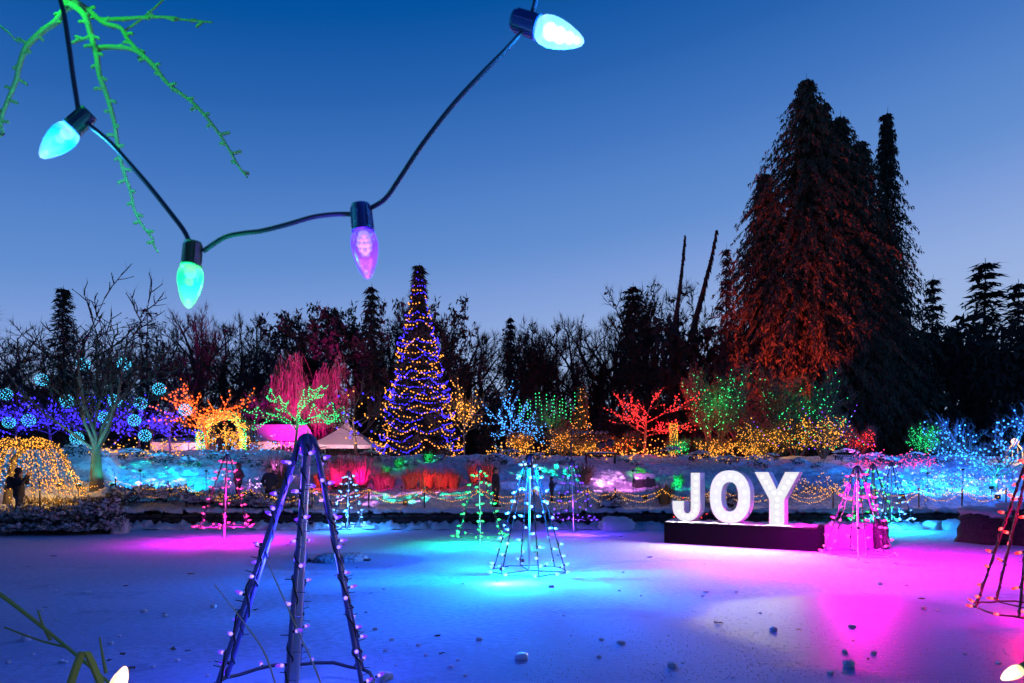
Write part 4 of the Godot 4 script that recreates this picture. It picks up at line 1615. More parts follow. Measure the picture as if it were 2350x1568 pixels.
	var SR := {"lv": 4, "n": [8, 5, 4, 4], "len": [2.0, 0.6, 0.55, 0.5], "ang": [0.95, 0.75, 0.75, 0.8], "up": 0.04, "wob": 0.18, "r": 0.1, "rmin": 0.007, "from": 0.5, "cone": 0.1, "thin": 0.5}
	var BT := tree_shape(EYE + (HY - 905) / F * bd - bb.y, 142.0 / F * bd, SR, 781)
	twiggy(BT, 3, 4, 0.4, 0.006, 783)
	plant("garden_tree", "round crowned tree with blue lights and teal lit trunk at the right", "tree", bb, BT, M.bark_mid, M.twig_pale)
	string_on("blue string lights through the round crowned tree at the right", bb, lines_of(BT, 1, 4, 0.5), 0.45, 0.036, M.blue, 300, 1.0, 0.15)
	omni(bb + Vector3(0, 2.6, 1.2), 0.02, 0.16, 1.0, 26.0, 0.5)
	omni(bb + Vector3(-0.8, 3.4, -1.5), 0.02, 0.14, 1.0, 30.0, 0.5)
	flood(bb + Vector3(-0.8, 0, 0.9), bb + Vector3(0, 0.9, 0), 0.0, 0.75, 0.5, 14.0, 40.0, "teal flood lamp at the foot of the round blue tree")
	# golden weeping arch tree at the left edge
	var ab := Vector3(-17.9, 0.0, -25.4)
	ab.y = height(ab.x, ab.z)
	var arch := thing("weeping_tree", "weeping tree arched over like a dome and covered in golden lights", "tree", ab)
	var wood := MB.new()
	var tw := MB.new()
	wood.path([Vector3(-0.9, -0.1, 0), Vector3(-0.8, 0.8, 0), Vector3(-0.6, 1.6, 0.05), Vector3(-0.1, 2.25, 0)], 0.16, 0.07, 7)
	var arcs := []
	for k in 62:
		var a := k * 2.4
		var r := rng.randf_range(1.2, 2.05)
		var tip := Vector3(cos(a) * r * 1.05, rng.randf_range(0.05, 0.7), sin(a) * r * 0.8)
		var line := PackedVector3Array()
		for j in 9:
			var f := j / 8.0
			line.append(Vector3(-0.3, 1.9, 0).lerp(Vector3(tip.x, 0, tip.z), pow(f, 0.8)) * Vector3(1, 0, 1) + Vector3.UP * (lerpf(1.95, tip.y, f * f) + 0.55 * sin(PI * minf(f * 1.3, 1.0))) + Vector3(rng.randf_range(-1, 1), rng.randf_range(-1, 1), rng.randf_range(-1, 1)) * 0.07)
		tw.path(line, 0.022, 0.006, 4)
		arcs.append(line)
	put("trunk", wood, M.bark_mid, arch)
	put("branches", tw, M.bark_mid, arch)
	string_on("golden string lights all over the weeping dome tree", ab, arcs, 0.11, 0.021, M.gold, 300, 0.9, 0.07)
	omni(ab + Vector3(0.4, 1.1, 0.4), 1.0, 0.5, 0.08, 3.6, 0.3)
	omni(ab + Vector3(1.6, 0.5, 0.9), 1.0, 0.5, 0.08, 1.2, 0.2)


# ---------------------------------------------------------------- plants and lamps of the bank

func bank_plants() -> void:
	# plume grasses lit magenta and red
	var gm: Material = M.straw
	var k := 0
	for q in [[778, 1124, 1020, 1.5, "magenta", "tall plume grass lit magenta, left of the pair under the peaked tent"], [826, 1122, 1016, 1.6, "magenta", "tall plume grass lit magenta, right of the pair under the peaked tent"], [872, 1124, 1066, 0.9, "magenta", "low plume grass lit magenta right of the tall pair"], [893, 1122, 1078, 0.8, "magenta", "small dim magenta plume grass beside the red grasses"], [942, 1122, 1062, 1.0, "red", "plume grass lit magenta and red, leftmost of the red grasses"], [978, 1122, 1060, 1.2, "red", "broad plume grass lit bright red, second of the red grasses"], [1012, 1124, 1064, 1.1, "red", "plume grass lit red, third of the red grasses"], [1040, 1122, 1068, 1.0, "red", "plume grass lit red, last of the lower red grasses"], [1092, 1108, 1046, 1.2, "red", "plume grass lit red on the slope above the green cone tree"], [1124, 1108, 1050, 1.1, "red", "plume grass lit red, upper right of the red grasses"], [735, 1118, 1074, 0.8, "red", "small plume grass lit pink behind the near purple cone tree"], [640, 1122, 1016, 1.3, "none", "dark unlit plume grass with snow on its bent top"], [1342, 1112, 1048, 1.0, "none", "dark unlit plume grass right of the light stand"], [1526, 1160, 1095, 0.9, "none", "dark brown plume grass left of the lit word"]]:
		var p := hit(q[0], q[1])
		var h: float = (q[1] - q[2]) / F * -p.z
		var o := put("plume_grass", grass_shape(h, q[3] * 0.85, 300, 801 + k, 1.1 if q[4] != "none" else 1.2, 0.02), gm if q[4] != "none" else M.leaf_tan, null, p)
		tag(o, q[5], "grass clump")
		if q[4] != "none":
			var mg: bool = q[4] == "magenta"
			flood(p + Vector3(rng.randf_range(-0.25, 0.35), 0, 1.15), p + Vector3(0, h * 0.55, 0), 1.0, 0.0 if mg else 0.02, 0.32 if mg else 0.03, ((6.5 if h > 1.5 else 2.0) if mg else 2.4) * rng.randf_range(0.6, 1.5), 44.0, "%s flood lamp under the %s" % ["magenta" if mg else "red", short(q[5])], 0.11)
		k += 1
	for q in [[915, 1076, 1040, 0.6, "green tufted palm leaf clump above the magenta grass"], [982, 1060, 1030, 0.8, "green tufted leaf clump above the red grasses"], [885, 1092, 1062, 0.6, "green lit leaf clump beside the magenta grass"]]:
		var p := hit(q[0], q[1])
		tag(put("leaf_clump", grass_shape((q[1] - q[2]) / F * -p.z, q[3], 160, 830 + k, 1.6, 0.03), M.leaf_green, null, p), q[4], "leaf clump")
		flood(p + Vector3(0.2, 0, 0.8), p + Vector3(0, 0.4, 0), 0.02, 0.9, 0.3, 2.6, 45.0, "green flood lamp under the %s" % short(q[4]), 0.12)
		k += 1
	for q in [[1472, 1108, 1072, 0.75, 0.02, 1.0, 0.1, "bright green lit dwarf conifer on the bank left of the word"], [1557, 1125, 1090, 0.55, 0.0, 1.0, 0.45, "teal lit dwarf conifer just left of the letter J"]]:
		var p := hit(q[0], q[1])
		var o := thing("dwarf_conifer", q[7], "dwarf conifer", p)
		put("foliage", clump_shape((q[1] - q[2]) / F * -p.z, q[3] * 0.5, 900, 0.07, 840 + k), mat(0.12, 0.2, 0.08), o)
		flood(p + Vector3(-0.4, 0, 0.7), p + Vector3(0, 0.5, 0), q[4], q[5], q[6], 4.5, 45.0, "green flood lamp before the %s" % short(q[7]), 0.12)
		k += 1
	# low clipped shrubs under snow along the path, and the big snow laden ones at the left
	var S := {"lv": 2, "n": [6, 5], "len": [0.7, 0.6], "ang": [0.7, 0.8], "up": 0.0, "wob": 0.25, "r": 0.02, "rmin": 0.006, "from": 0.15, "stems": 12, "lean": 1.0, "cone": 0.1}
	var rows := [[22, 1213, 1172, 60, 23.9], [90, 1216, 1172, 55, 23.9], [160, 1216, 1165, 60, 23.8], [228, 1216, 1160, 48, 23.9], [50, 1222, 1195, 60, 23.35], [195, 1222, 1195, 50, 23.4], [128, 1222, 1196, 46, 23.3], [262, 1220, 1186, 26, 23.6], [300, 1172, 1136, 52, 27.4], [378, 1172, 1134, 52, 27.5], [470, 1172, 1142, 46, 27.5], [545, 1172, 1146, 40, 27.6], [610, 1172, 1140, 42, 27.2], [680, 1172, 1146, 36, 27.5], [1405, 1170, 1140, 30, 27.2], [1660, 1168, 1138, 40, 28.2]]
	var words := ["at the left edge of the shore", "second from the left on the shore", "third on the left shore", "beside the white boulder on the shore", "low at the water's edge at the far left", "low at the water's edge under the third shrub", "low at the water's edge in the middle", "small, against the end of the wall", "left of the second fence post", "between the second and third posts", "left of the pink cone tree", "behind the pink cone tree", "before the man in the parka", "right of the man in the parka", "left of the lit word", "seen through the letter O"]
	k = 0
	for q in rows:
		var x: float = (q[0] - CX) / F * q[4]
		var base := Vector3(x, maxf(height(x, -q[4]), 0.02), -q[4])
		var h: float = (q[1] - q[2]) / F * q[4]
		var w: float = q[3] / F * q[4]
		var T := tree_shape(h, w, S, 860 + k)
		var sn := MB.new()
		var g := RandomNumberGenerator.new()
		g.seed = 880 + k
		for p in lines_of(T, 1, 2, 1.0, g):
			for e in p:
				if e.y > h * 0.3 and g.randf() < 0.4:
					var r := g.randf_range(0.018, 0.06)
					sn.ball(e + Vector3(0, r * 0.3, 0), Vector3(r * 1.5, r * 0.75, r * 1.3), 3, 5)
		twiggy(T, 1, 8, 0.28, 0.006, 930 + k)
		var o := plant("snowy_shrub", "low twiggy shrub loaded with snow, %s" % words[k], "shrub", base, T, M.bark, M.twig, clump_shape(h * 0.7, w * 0.85, 320, 0.07, 900 + k), M.leaf_brown)
		put("snow", sn, M.white_snow, o)
		k += 1
	# beds of small lights low on the bank
	var bed := func(label: String, x0: float, y0: float, x1: float, y1: float, count: int, m: Material, r: float) -> void:
		var line := PackedVector3Array()
		for j in count:
			var u := (j + rng.randf()) / count
			line.append(hit(lerpf(x0, x1, u), lerpf(y0, y1, rng.randf())) + Vector3(rng.randf_range(-0.3, 0.3), rng.randf_range(0.03, 0.3) + pow(rng.randf(), 3.0) * 0.7, rng.randf_range(-0.3, 0.3)))
		var o := thing("string_lights", label, "string lights", Vector3.ZERO)
		var w := MB.new()
		for j in line.size() - 1:
			w.seg(line[j], line[j + 1], 0.004, 0.004, 3)
		put("cable", w, M.cable, o)
		bulbs(o, line, r, m, 160)
	bed.call("carpet of pink lights on the rise right of the pink cone tree", 1968, 1070, 2150, 1078, 220, M.pink, 0.026)
	bed.call("white and blue lights scattered over the snowy slope under the blue tree", 2120, 1085, 2340, 1150, 190, M.blue, 0.026)
	bed.call("pale gold lights scattered over the snowy slope under the blue tree", 2080, 1100, 2320, 1150, 120, M.gold, 0.02)
	bed.call("yellow lights low along the top of the bank behind the orange tree", 200, 1045, 420, 1052, 130, M.gold, 0.035)
	bed.call("warm lights along the bank top under the blue tree", 1120, 1046, 1260, 1056, 110, M.gold, 0.036)
	bed.call("warm lights along the bank top round the red tree", 1360, 1040, 1560, 1058, 140, M.amber, 0.036)
	bed.call("warm lights along the foot of the golden shrubs behind the sign", 1600, 1048, 1760, 1066, 110, M.gold, 0.03)
	bed.call("violet lights sprinkled over the clipped snowy shrubs by the path", 280, 1132, 420, 1150, 60, M.magic, 0.02)
	bed.call("golden lights on the low hedge behind the letter Y", 1825, 1128, 1950, 1150, 130, M.gold, 0.022)
	bed.call("blue lights by the photographer at the left edge", 0, 1075, 40, 1150, 70, M.blue, 0.022)
	bed.call("golden lights trailing down the left shore shrubs", 20, 1160, 150, 1205, 34, M.gold, 0.022)
	bed.call("blue lights low round the foot of the arch of lights", 440, 1034, 640, 1050, 90, M.blue, 0.03)
	# low dark shrubs along the brow of the bank
	var low := thing("low_shrub", "low dark evergreen shrub on the brow of the bank", "shrub", hit(180, 1060), 0, "low dark shrubs on the brow of the bank")
	put("foliage", clump_shape(1.0, 0.75, 420, 0.09, 951), M.leaf_dark, low)
	var cap := MB.new()
	for kk in 26:
		var a := rng.randf() * TAU
		var r := sqrt(rng.randf()) * 0.55
		cap.ball(Vector3(cos(a) * r, 0.95 - r * 0.55, sin(a) * r), Vector3(0.13, 0.045, 0.12) * rng.randf_range(0.6, 1.3), 3, 6)
	put("snow", cap, M.white_snow, low)
	tag(low.get_child(1), "", "", "", "stuff")
	for kk in 34:
		var px := 240.0 + kk * 58.0 + (kk * 37 % 31)
		if absf(px - 1690) < 170:
			px += 20.0
		copy(low, "low dark evergreen shrub on the brow of the bank", hit(px, 1058.0 + (kk * 29 % 22)), kk * 1.1, Vector3(1, 0.75, 1) * (0.5 + 0.1 * (kk * 13 % 7)))
	# dry tufts that poke out of the snow
	var tuft := MB.new()
	for kk in 900:
		var q := hit(rng.randf_range(120, 2340), rng.randf_range(1058, 1166))
		for j in 5:
			tuft.blade(q + Vector3(rng.randf_range(-0.08, 0.08), -0.02, rng.randf_range(-0.08, 0.08)), Vector3(rng.randf_range(-0.7, 0.7), 1, rng.randf_range(-0.7, 0.7)).normalized(), rng.randf_range(0.06, 0.28), 0.008, 0.6, 2)
	tag(put("dry_grass", tuft, M.leaf_brown), "dry grass tips poking out of the snow on the bank", "grass", "", "stuff")
	var pile := MB.new()
	for kk in 1500:
		var q := hit(rng.randf_range(40, 285), 1150 + 14 * rng.randf())
		pile.leaf(q + Vector3(0, 0.02 + 0.12 * rng.randf(), 0), 0.07, rng)
	tag(put("fallen_leaves", pile, M.leaf_tan), "brown leaf litter under the golden arch tree", "leaf litter", "", "stuff")
	# floods that colour the snow
	for q in [[330, 1140, 400, 1080, 0.0, 0.3, 0.9, 34.0, 62.0, "blue flood lamp lighting the left slope"], [480, 1140, 300, 1085, 0.0, 0.5, 0.8, 20.0, 55.0, "cyan flood lamp on the left slope"], [2200, 1135, 2250, 1095, 0.02, 0.22, 1.0, 48.0, 65.0, "blue flood lamp on the right slope"], [2120, 1145, 2080, 1100, 0.0, 0.4, 1.0, 22.0, 60.0, "cyan flood lamp on the right slope"], [1450, 1140, 1420, 1105, 1.0, 0.2, 0.85, 7.0, 55.0, "pink flood lamp on the slope left of the word"], [1240, 1140, 1230, 1090, 0.05, 0.15, 0.8, 8.0, 60.0, "blue flood lamp on the slope behind the blue cone tree"], [1960, 1080, 2020, 1060, 1.0, 0.05, 0.5, 3.0, 60.0, "pink flood lamp at the carpet of pink lights"], [640, 1130, 560, 1085, 0.5, 0.1, 0.8, 6.0, 60.0, "violet flood lamp behind the man in the parka"]]:
		var p := hit(q[0], q[1])
		var t := hit(q[2], q[3])
		flood(p + Vector3(0, 0.95, 0.3), t + Vector3(0, 0.1, 0), q[4], q[5], q[6], q[7], q[8], q[9], 0.12)
	# projectors that throw glints of coloured light over the snow
	for q in [[440, 1148, 300, 460, 1062, 1105, 0.0, 1.0, 0.5, 26, "green dot projector on the left slope", 1], [250, 1150, 300, 420, 1100, 1128, 0.9, 0.35, 1.0, 18, "pink dot projector on the left slope", 2], [1290, 1150, 1190, 1330, 1068, 1105, 0.0, 1.0, 0.4, 26, "green dot projector on the middle slope", 3], [1480, 1152, 1370, 1450, 1085, 1128, 1.0, 0.35, 0.9, 30, "pink dot projector on the slope left of the word", 4], [2070, 1152, 2060, 2330, 1078, 1120, 0.0, 1.0, 0.6, 22, "green dot projector on the right slope", 5], [2290, 1152, 2100, 2330, 1090, 1140, 0.9, 0.6, 1.0, 24, "white dot projector on the right slope", 6], [560, 1150, 480, 700, 1080, 1120, 0.9, 0.4, 0.9, 16, "pink dot projector by the pink cone tree", 7], [930, 1166, 860, 1080, 1130, 1160, 0.0, 1.0, 0.4, 16, "green dot projector by the path", 8], [700, 1166, 720, 1000, 1132, 1162, 0.9, 0.3, 1.0, 14, "violet dot projector by the path", 9]]:
		var p := hit(q[0], q[1]) + Vector3(0, 0.05, 0)
		var o := thing("light_projector", q[10], "light projector", p)
		var h := MB.new()
		h.box(Transform3D(Basis(), Vector3(0, 0.14, 0)), Vector3(0.2, 0.2, 0.16), 0.02)
		h.seg(Vector3(0, -0.1, 0), Vector3(0, 0.06, 0), 0.015, 0.015, 5)
		put("housing", h, M.black, o)
		var lens := MB.new()
		lens.lathe(Transform3D(Basis(Vector3.RIGHT, -PI / 2), Vector3(0, 0.14, -0.08)), [[0.05, 0.0], [0.05, 0.012], [0.0, 0.014]], 10)
		put("lens", lens, glow(q[6], q[7], q[8], 1.5), o)
		for j in int(q[9] * 1.5):
			var t := hit(lerpf(q[2], q[3], rng.randf()), lerpf(q[4], q[5], rng.randf()))
			var from := p + Vector3(rng.randf_range(-0.03, 0.03), 0.85, -0.12)
			var far := from.distance_to(t)
			spot(from, t, q[6], q[7], q[8], 5.0 * far * far * rng.randf_range(0.3, 1.3), rad_to_deg(atan(rng.randf_range(0.07, 0.15) / far)), 0.01, 0.3)


# ---------------------------------------------------------------- tents, arch, path

func buildings() -> void:
	var tent := thing("peaked_tent", "pale peaked marquee tent behind the magenta grasses", "tent", gnd(797, 57))
	var hh := 2.55
	var eave := EYE + (HY - 1024) / F * 57.0 - tent.position.y
	var peak := EYE + (HY - 963) / F * 57.0 - tent.position.y
	var roof := MB.new()
	var prev := []
	for k in 9:
		var f := k / 8.0
		var r := hh * pow(1.0 - f, 1.55) + 0.03
		var ring := []
		for c in [[-1, 1], [1, 1], [1, -1], [-1, -1]]:
			ring.append(Vector3(c[0] * r, lerpf(eave, peak, f), c[1] * r))
		if prev.size():
			for c in 4:
				roof.quad(prev[c], ring[c], ring[(c + 1) % 4], prev[(c + 1) % 4])
		prev = ring
	var canvas := mat(0.62, 0.55, 0.58, 0.7)
	canvas.backlight_enabled = true
	canvas.backlight = Color(0.5, 0.4, 0.45)
	put("canopy", roof, canvas, tent)
	for c in [[-1, 1], [1, 1], [1, -1], [-1, -1]]:
		var leg := MB.new()
		leg.path([Vector3(c[0] * hh, -0.1, c[1] * hh), Vector3(c[0] * hh, eave, c[1] * hh)], 0.05, 0.05, 6)
		put("leg", leg, M.alu, tent)
	var val := MB.new()
	for c in [[-1, 1, 1, 1], [1, 1, 1, -1], [-1, 1, -1, -1]]:
		var a := Vector3(c[0] * hh, eave, c[1] * hh) * Vector3(1.01, 1, 1.01)
		var e := Vector3(c[2] * hh, eave, c[3] * hh) * Vector3(1.01, 1, 1.01)
		val.quad(a, a + Vector3.DOWN * 0.3, e + Vector3.DOWN * 0.3, e)
	put("valance", val, canvas, tent)
	flood(gnd(760, 49), tent.position + Vector3(0, 3.0, 2.0), 1.0, 0.5, 0.55, 60.0, 35.0, "pale pink flood lamp aimed at the peaked tent", 0.2)
	for q in [[618, 57, 84, 1012, 972, "pale marquee with a grey roof behind the arch of lights", 0], [412, 57, 66, 1014, 1004, "low marquee with pink lit walls left of the arch of lights", 1]]:
		var o := thing("marquee", q[5], "marquee", gnd(q[0], q[1]))
		var w: float = q[2] / F * q[1]
		var ev: float = EYE + (HY - q[3]) / F * q[1] - o.position.y
		var rg: float = EYE + (HY - q[4]) / F * q[1] - o.position.y
		var wall := MB.new()
		wall.box(Transform3D(Basis(), Vector3(0, ev / 2, -2.0)), Vector3(w * 2 * 0.98, ev, 0.06))
		for s in [-1, 1]:
			wall.box(Transform3D(Basis(), Vector3(s * w * 0.98, ev / 2, -1.0)), Vector3(0.06, ev, 2.0))
		put("wall", wall, canvas, o)
		var rf := MB.new()
		rf.quad(Vector3(-w * 1.05, ev, 0.3), Vector3(-w * 0.9, rg, -1.2), Vector3(w * 0.9, rg, -1.2), Vector3(w * 1.05, ev, 0.3))
		rf.quad(Vector3(-w * 1.05, ev, -2.6), Vector3(w * 1.05, ev, -2.6), Vector3(w * 0.9, rg, -1.2), Vector3(-w * 0.9, rg, -1.2))
		put("roof", rf, mat(0.3, 0.3, 0.34, 0.7), o)
		for k in 4:
			var p := MB.new()
			p.path([Vector3(lerpf(-w, w, k / 3.0), -0.1, 0.1), Vector3(lerpf(-w, w, k / 3.0), ev, 0.1)], 0.045, 0.045, 6)
			put("post", p, M.alu, o)
			if k < 3:
				var br := MB.new()
				br.seg(Vector3(lerpf(-w, w, k / 3.0), 0.3, -1.9), Vector3(lerpf(-w, w, (k + 1) / 3.0), ev * 0.9, -1.9), 0.04, 0.04, 5)
				put("brace", br, M.bark_mid, o)
		var lines := []
		for k in 5:
			lines.append(swag(Vector3(lerpf(-w, w, k / 5.0), ev - 0.1, 0.2), Vector3(lerpf(-w, w, (k + 1) / 5.0), ev - 0.1, 0.2), 0.25))
		string_on("warm string lights along the eave of the %s" % short(q[5], 6), o.position, lines, 0.42, 0.055, M.amber, 60)
		omni(o.position + Vector3(0, ev * 0.75, -0.6), 1.0, 0.42, 0.5, 5.0, 0.25)
	var arch := thing("light_arch", "arched walkway covered in golden and green lights, beside the orange trunk", "light arch", gnd(508, 47))
	var r := 1.55
	var lines_a := []
	var lines_b := []
	for k in 5:
		var hoop := MB.new()
		var pts := PackedVector3Array([Vector3(-r, -0.1, -0.6 * k)])
		for j in 13:
			pts.append(Vector3(-cos(PI * j / 12) * r, 1.35 + sin(PI * j / 12) * 1.45, -0.6 * k))
		pts.append(Vector3(r, -0.1, -0.6 * k))
		hoop.path(pts, 0.035, 0.035, 6)
		put("hoop", hoop, M.black, arch)
	var vine := MB.new()
	for k in 900:
		var a := rng.randf_range(-0.25, 1.25) * PI
		var y := 1.35 + sin(a) * 1.5 if a > 0 and a < PI else rng.randf_range(0.0, 1.35)
		vine.leaf(Vector3(-cos(clampf(a, 0, PI)) * (r + 0.05), y, rng.randf_range(-2.4, 0.15)), 0.16, rng)
	put("foliage", vine, M.leaf_green, arch)
	for k in 48:
		var z := rng.randf_range(-1.0, 0.3)
		var pts := PackedVector3Array()
		var a0 := rng.randf_range(-0.2, 0.9)
		for j in 8:
			var a := (a0 + j * 0.05) * PI
			var rr := r + rng.randf_range(-0.45, 0.25)
			pts.append(Vector3(-cos(clampf(a, 0, PI)) * rr, (1.35 + sin(a) * (rr - 0.08)) if a > 0 and a < PI else rng.randf_range(0.1, 1.35), z))
		(lines_b if k % 4 == 0 else lines_a).append(pts)
	for s in [-1, 1]:
		for k in 11:
			var x: float = s * (r + rng.randf_range(-0.3, 0.25))
			(lines_b if k % 3 == 0 else lines_a).append(PackedVector3Array([Vector3(x, 0.05, 0.25), Vector3(x + rng.randf_range(-0.1, 0.1), 1.5, 0.25)]))
	string_on("golden string lights over the arched walkway", arch.position, lines_a, 0.17, 0.042, M.gold, 200)
	string_on("green string lights over the arched walkway", arch.position, lines_b, 0.16, 0.042, M.green, 120)
	omni(arch.position + Vector3(0, 1.6, 0.9), 1.0, 0.7, 0.2, 3.0, 0.2)
	var back := tree_shape(2.6, 2.0, {"lv": 3, "n": [6, 5, 4], "len": [0.6, 0.6, 0.6], "ang": [0.6, 0.7, 0.7], "up": 0.04, "wob": 0.2, "r": 0.03, "rmin": 0.005, "from": 0.2, "stems": 6, "lean": 0.8, "cone": 0.2}, 991)
	var bp0 := gnd(512, 52)
	plant("garden_shrub", "golden lit shrub seen through the arch of lights", "shrub", bp0, back, M.bark_mid, M.twig_pale)
	string_on("golden lights on the shrub seen through the arch", bp0, lines_of(back, 1, 3, 0.6), 0.3, 0.035, M.gold, 60)
	omni(bp0 + Vector3(0, 1.2, 1.0), 1.0, 0.55, 0.1, 6.0, 0.3)
	# round blue notice signs beside the arch
	for q in [[583, 1027, 0.3, "round blue notice sign on a post right of the arch of lights"], [572, 1041, 0.24, "smaller round blue notice sign below the other"]]:
		var p := at(q[0], q[1], 46)
		var base := Vector3(p.x, height(p.x, p.z), p.z)
		var o := thing("notice_sign", q[3], "sign", base)
		var post := MB.new()
		post.path([Vector3(0, -0.1, -0.03), Vector3(0, p.y - base.y, -0.03)], 0.025, 0.025, 6)
		put("post", post, M.black, o)
		var disc := MB.new()
		disc.lathe(Transform3D(Basis(Vector3.RIGHT, PI / 2), Vector3(0, p.y - base.y, 0)), [[0.0, -0.012], [q[2], -0.012], [q[2], 0.012], [0.0, 0.014]], 24)
		put("panel", disc, mat(0.02, 0.05, 0.3, 0.4), o)
		var rim := MB.new()
		rim.lathe(Transform3D(Basis(Vector3.RIGHT, PI / 2), Vector3(0, p.y - base.y, 0)), [[q[2], -0.016], [q[2] * 1.06, 0.0], [q[2], 0.018], [q[2] * 0.95, 0.018]], 24)
		put("rim", rim, mat(0.4, 0.42, 0.6, 0.5), o)
	# lantern figure at the right edge
	var lp := hit(2330, 1066)
	var lan := thing("light_lantern", "lantern shaped cage of golden lights with a glowing globe on top, right edge", "lantern", lp)
	var cage := MB.new()
	var k_s := 56.0 / F * -lp.z
	for k in 10:
		var a := TAU * k / 10
		cage.path([Vector3(cos(a) * 0.16, 0.0, sin(a) * 0.16) * k_s, Vector3(cos(a) * 0.3, 0.25, sin(a) * 0.3) * k_s, Vector3(cos(a) * 0.3, 0.55, sin(a) * 0.3) * k_s, Vector3(cos(a) * 0.1, 0.8, sin(a) * 0.1) * k_s], 0.016, 0.016, 5)
	put("cage", cage, glow(1.0, 0.6, 0.25, 1.6), lan)
	var globe := MB.new()
	globe.ball(Vector3(0, 0.92 * k_s, 0), Vector3.ONE * 0.14 * k_s, 8, 12)
	put("globe", globe, glow(1.0, 0.55, 0.4, 3.0), lan)
	omni(lp + Vector3(0, 0.45 * k_s, 0), 1.0, 0.5, 0.2, 1.0, 0.1)


func path_things() -> void:
	# fence posts along the path, a rope of lights between them
	var xs := [-60, 91, 265, 427, 576, 716, 846, 974, 1100, 1226, 1348, 1412, 1520, 1640, 1800, 1912, 2010, 2109, 2208, 2309, 2420]
	var post0: Node3D = null
	var prev := Vector3.ZERO
	var where := ["", "by the golden arch tree", "at the start of the stone wall", "left of the pink cone tree", "left of the man in the parka", "behind the purple cone tree", "behind the small blue cone tree", "before the red grasses", "left of the green cone tree", "behind the blue cone tree", "left of the violet cone tree", "right of the violet cone tree", "left of the lit word", "inside the letter O", "behind the letter Y", "right of the lit word", "by the far green cone tree", "first right of the far cone trees", "second right of the far cone trees", "above the dark boulders", ""]
	for k in xs.size():
		var d := 27.0 if k > 1 else 24.6
		var p := gnd(xs[k], d)
		if where[k]:
			var lbl: String = "slim dark fence post %s" % where[k]
			if post0 == null:
				post0 = thing("fence_post", lbl, "fence post", p, 0, "fence posts along the path")
				var mb := MB.new()
				mb.path([Vector3(0, -0.15, 0), Vector3(0, 0.9, 0)], 0.028, 0.026, 8)
				put("post", mb, M.black, post0)
				var cap := MB.new()
				cap.ball(Vector3(0, 0.92, 0), Vector3(0.04, 0.03, 0.04), 5, 8)
				put("cap", cap, M.white_snow, post0)
			else:
				copy(post0, lbl, p, rng.randf() * 6.0)
		var top := p + Vector3(0, 0.84, 0.03)
		if k > 1:
			var o := string_on("yellow rope of small lights between fence posts, ending %s" % (where[k] if where[k] else "past the right edge"), prev, [swag(Vector3.ZERO, top - prev, rng.randf_range(0.2, 0.36)), swag(Vector3(0, -0.05, 0.02), top - prev + Vector3(0, -0.08, 0.02), rng.randf_range(0.38, 0.5))], 0.085, 0.019, M.gold, 24, 0.93, 0.02)
			o.set_meta("group", "ropes of lights along the path")
		prev = top
	for px in [350, 500, 640, 780, 910, 1040, 1170, 1300, 1460, 1580, 1760, 1880, 1970, 2060, 2160, 2260]:
		omni(gnd(px, 27.35) + Vector3(0, 0.5, 0.1), 1.0, 0.5, 0.14, 0.42 if px < 1100 else 0.36, 0.15)
	# stage lamps on a stand
	var b := hit(1311, 1098)
	var d := -b.z
	var st := thing("lamp_stand", "black stand with a crossbar of switched off stage lamps", "lamp stand", b)
	var hgt: float = EYE + (HY - 992) / F * d - b.y
	var pole := MB.new()
	pole.path([Vector3(0, -0.1, 0), Vector3(0, hgt + 0.1, 0)], 0.035, 0.03, 8)
	put("pole", pole, M.black, st)
	var bar := MB.new()
	var bw := 88.0 / F * d
	bar.seg(Vector3(0, hgt - 0.25, 0), Vector3(bw, hgt - 0.25, 0), 0.025, 0.025, 6)
	bar.seg(Vector3(0, hgt, 0), Vector3(bw, hgt, 0), 0.02, 0.02, 6)
	put("crossbar", bar, M.black, st)
	for k in 8:
		var can := MB.new()
		can.lathe(Transform3D(Basis(Vector3.RIGHT, PI / 2), Vector3(0.1 + k * (bw - 0.15) / 7.5, hgt - 0.02, -0.1)), [[0.0, 0.0], [0.075, 0.02], [0.085, 0.22], [0.07, 0.23], [0.0, 0.2]], 10)
		put("lamp_can", can, mat(0.05, 0.06, 0.07, 0.4), st)
	for k in 2:
		var hd := MB.new()
		hd.box(Transform3D(Basis.from_euler(Vector3(0.4, 0.5 - k, 0.3 - 0.5 * k)), Vector3(bw * 0.78 + k * 0.42, hgt - 0.62 + 0.1 * k, 0.05)), Vector3(0.34, 0.3, 0.26), 0.03)
		hd.seg(Vector3(bw * 0.78 + k * 0.42, hgt - 0.62, 0.05), Vector3(bw * 0.8 + k * 0.3, hgt - 0.25, 0), 0.02, 0.02, 5)
		put("flood_head", hd, M.black, st)
	var bp := hit(1378, 1062)
	var bench := thing("garden_bench", "dark bench with snow on its seat before the red tree", "bench", bp)
	var seat := MB.new()
	seat.box(Transform3D(Basis(), Vector3(0, 0.45, 0)), Vector3(1.7, 0.06, 0.45), 0.01)
	put("seat", seat, M.bark, bench)
	var sn := MB.new()
	sn.ball(Vector3(0, 0.5, 0), Vector3(0.82, 0.06, 0.2), 6, 14)
	put("snow", sn, M.white_snow, bench)
	for s in [-1, 1]:
		for z in [-1, 1]:
			var leg := MB.new()
			leg.box(Transform3D(Basis(), Vector3(s * 0.75, 0.18, z * 0.17)), Vector3(0.07, 0.5, 0.07), 0.008)
			put("leg", leg, M.bark, bench)


# ---------------------------------------------------------------- the word sign and the cones on the ice

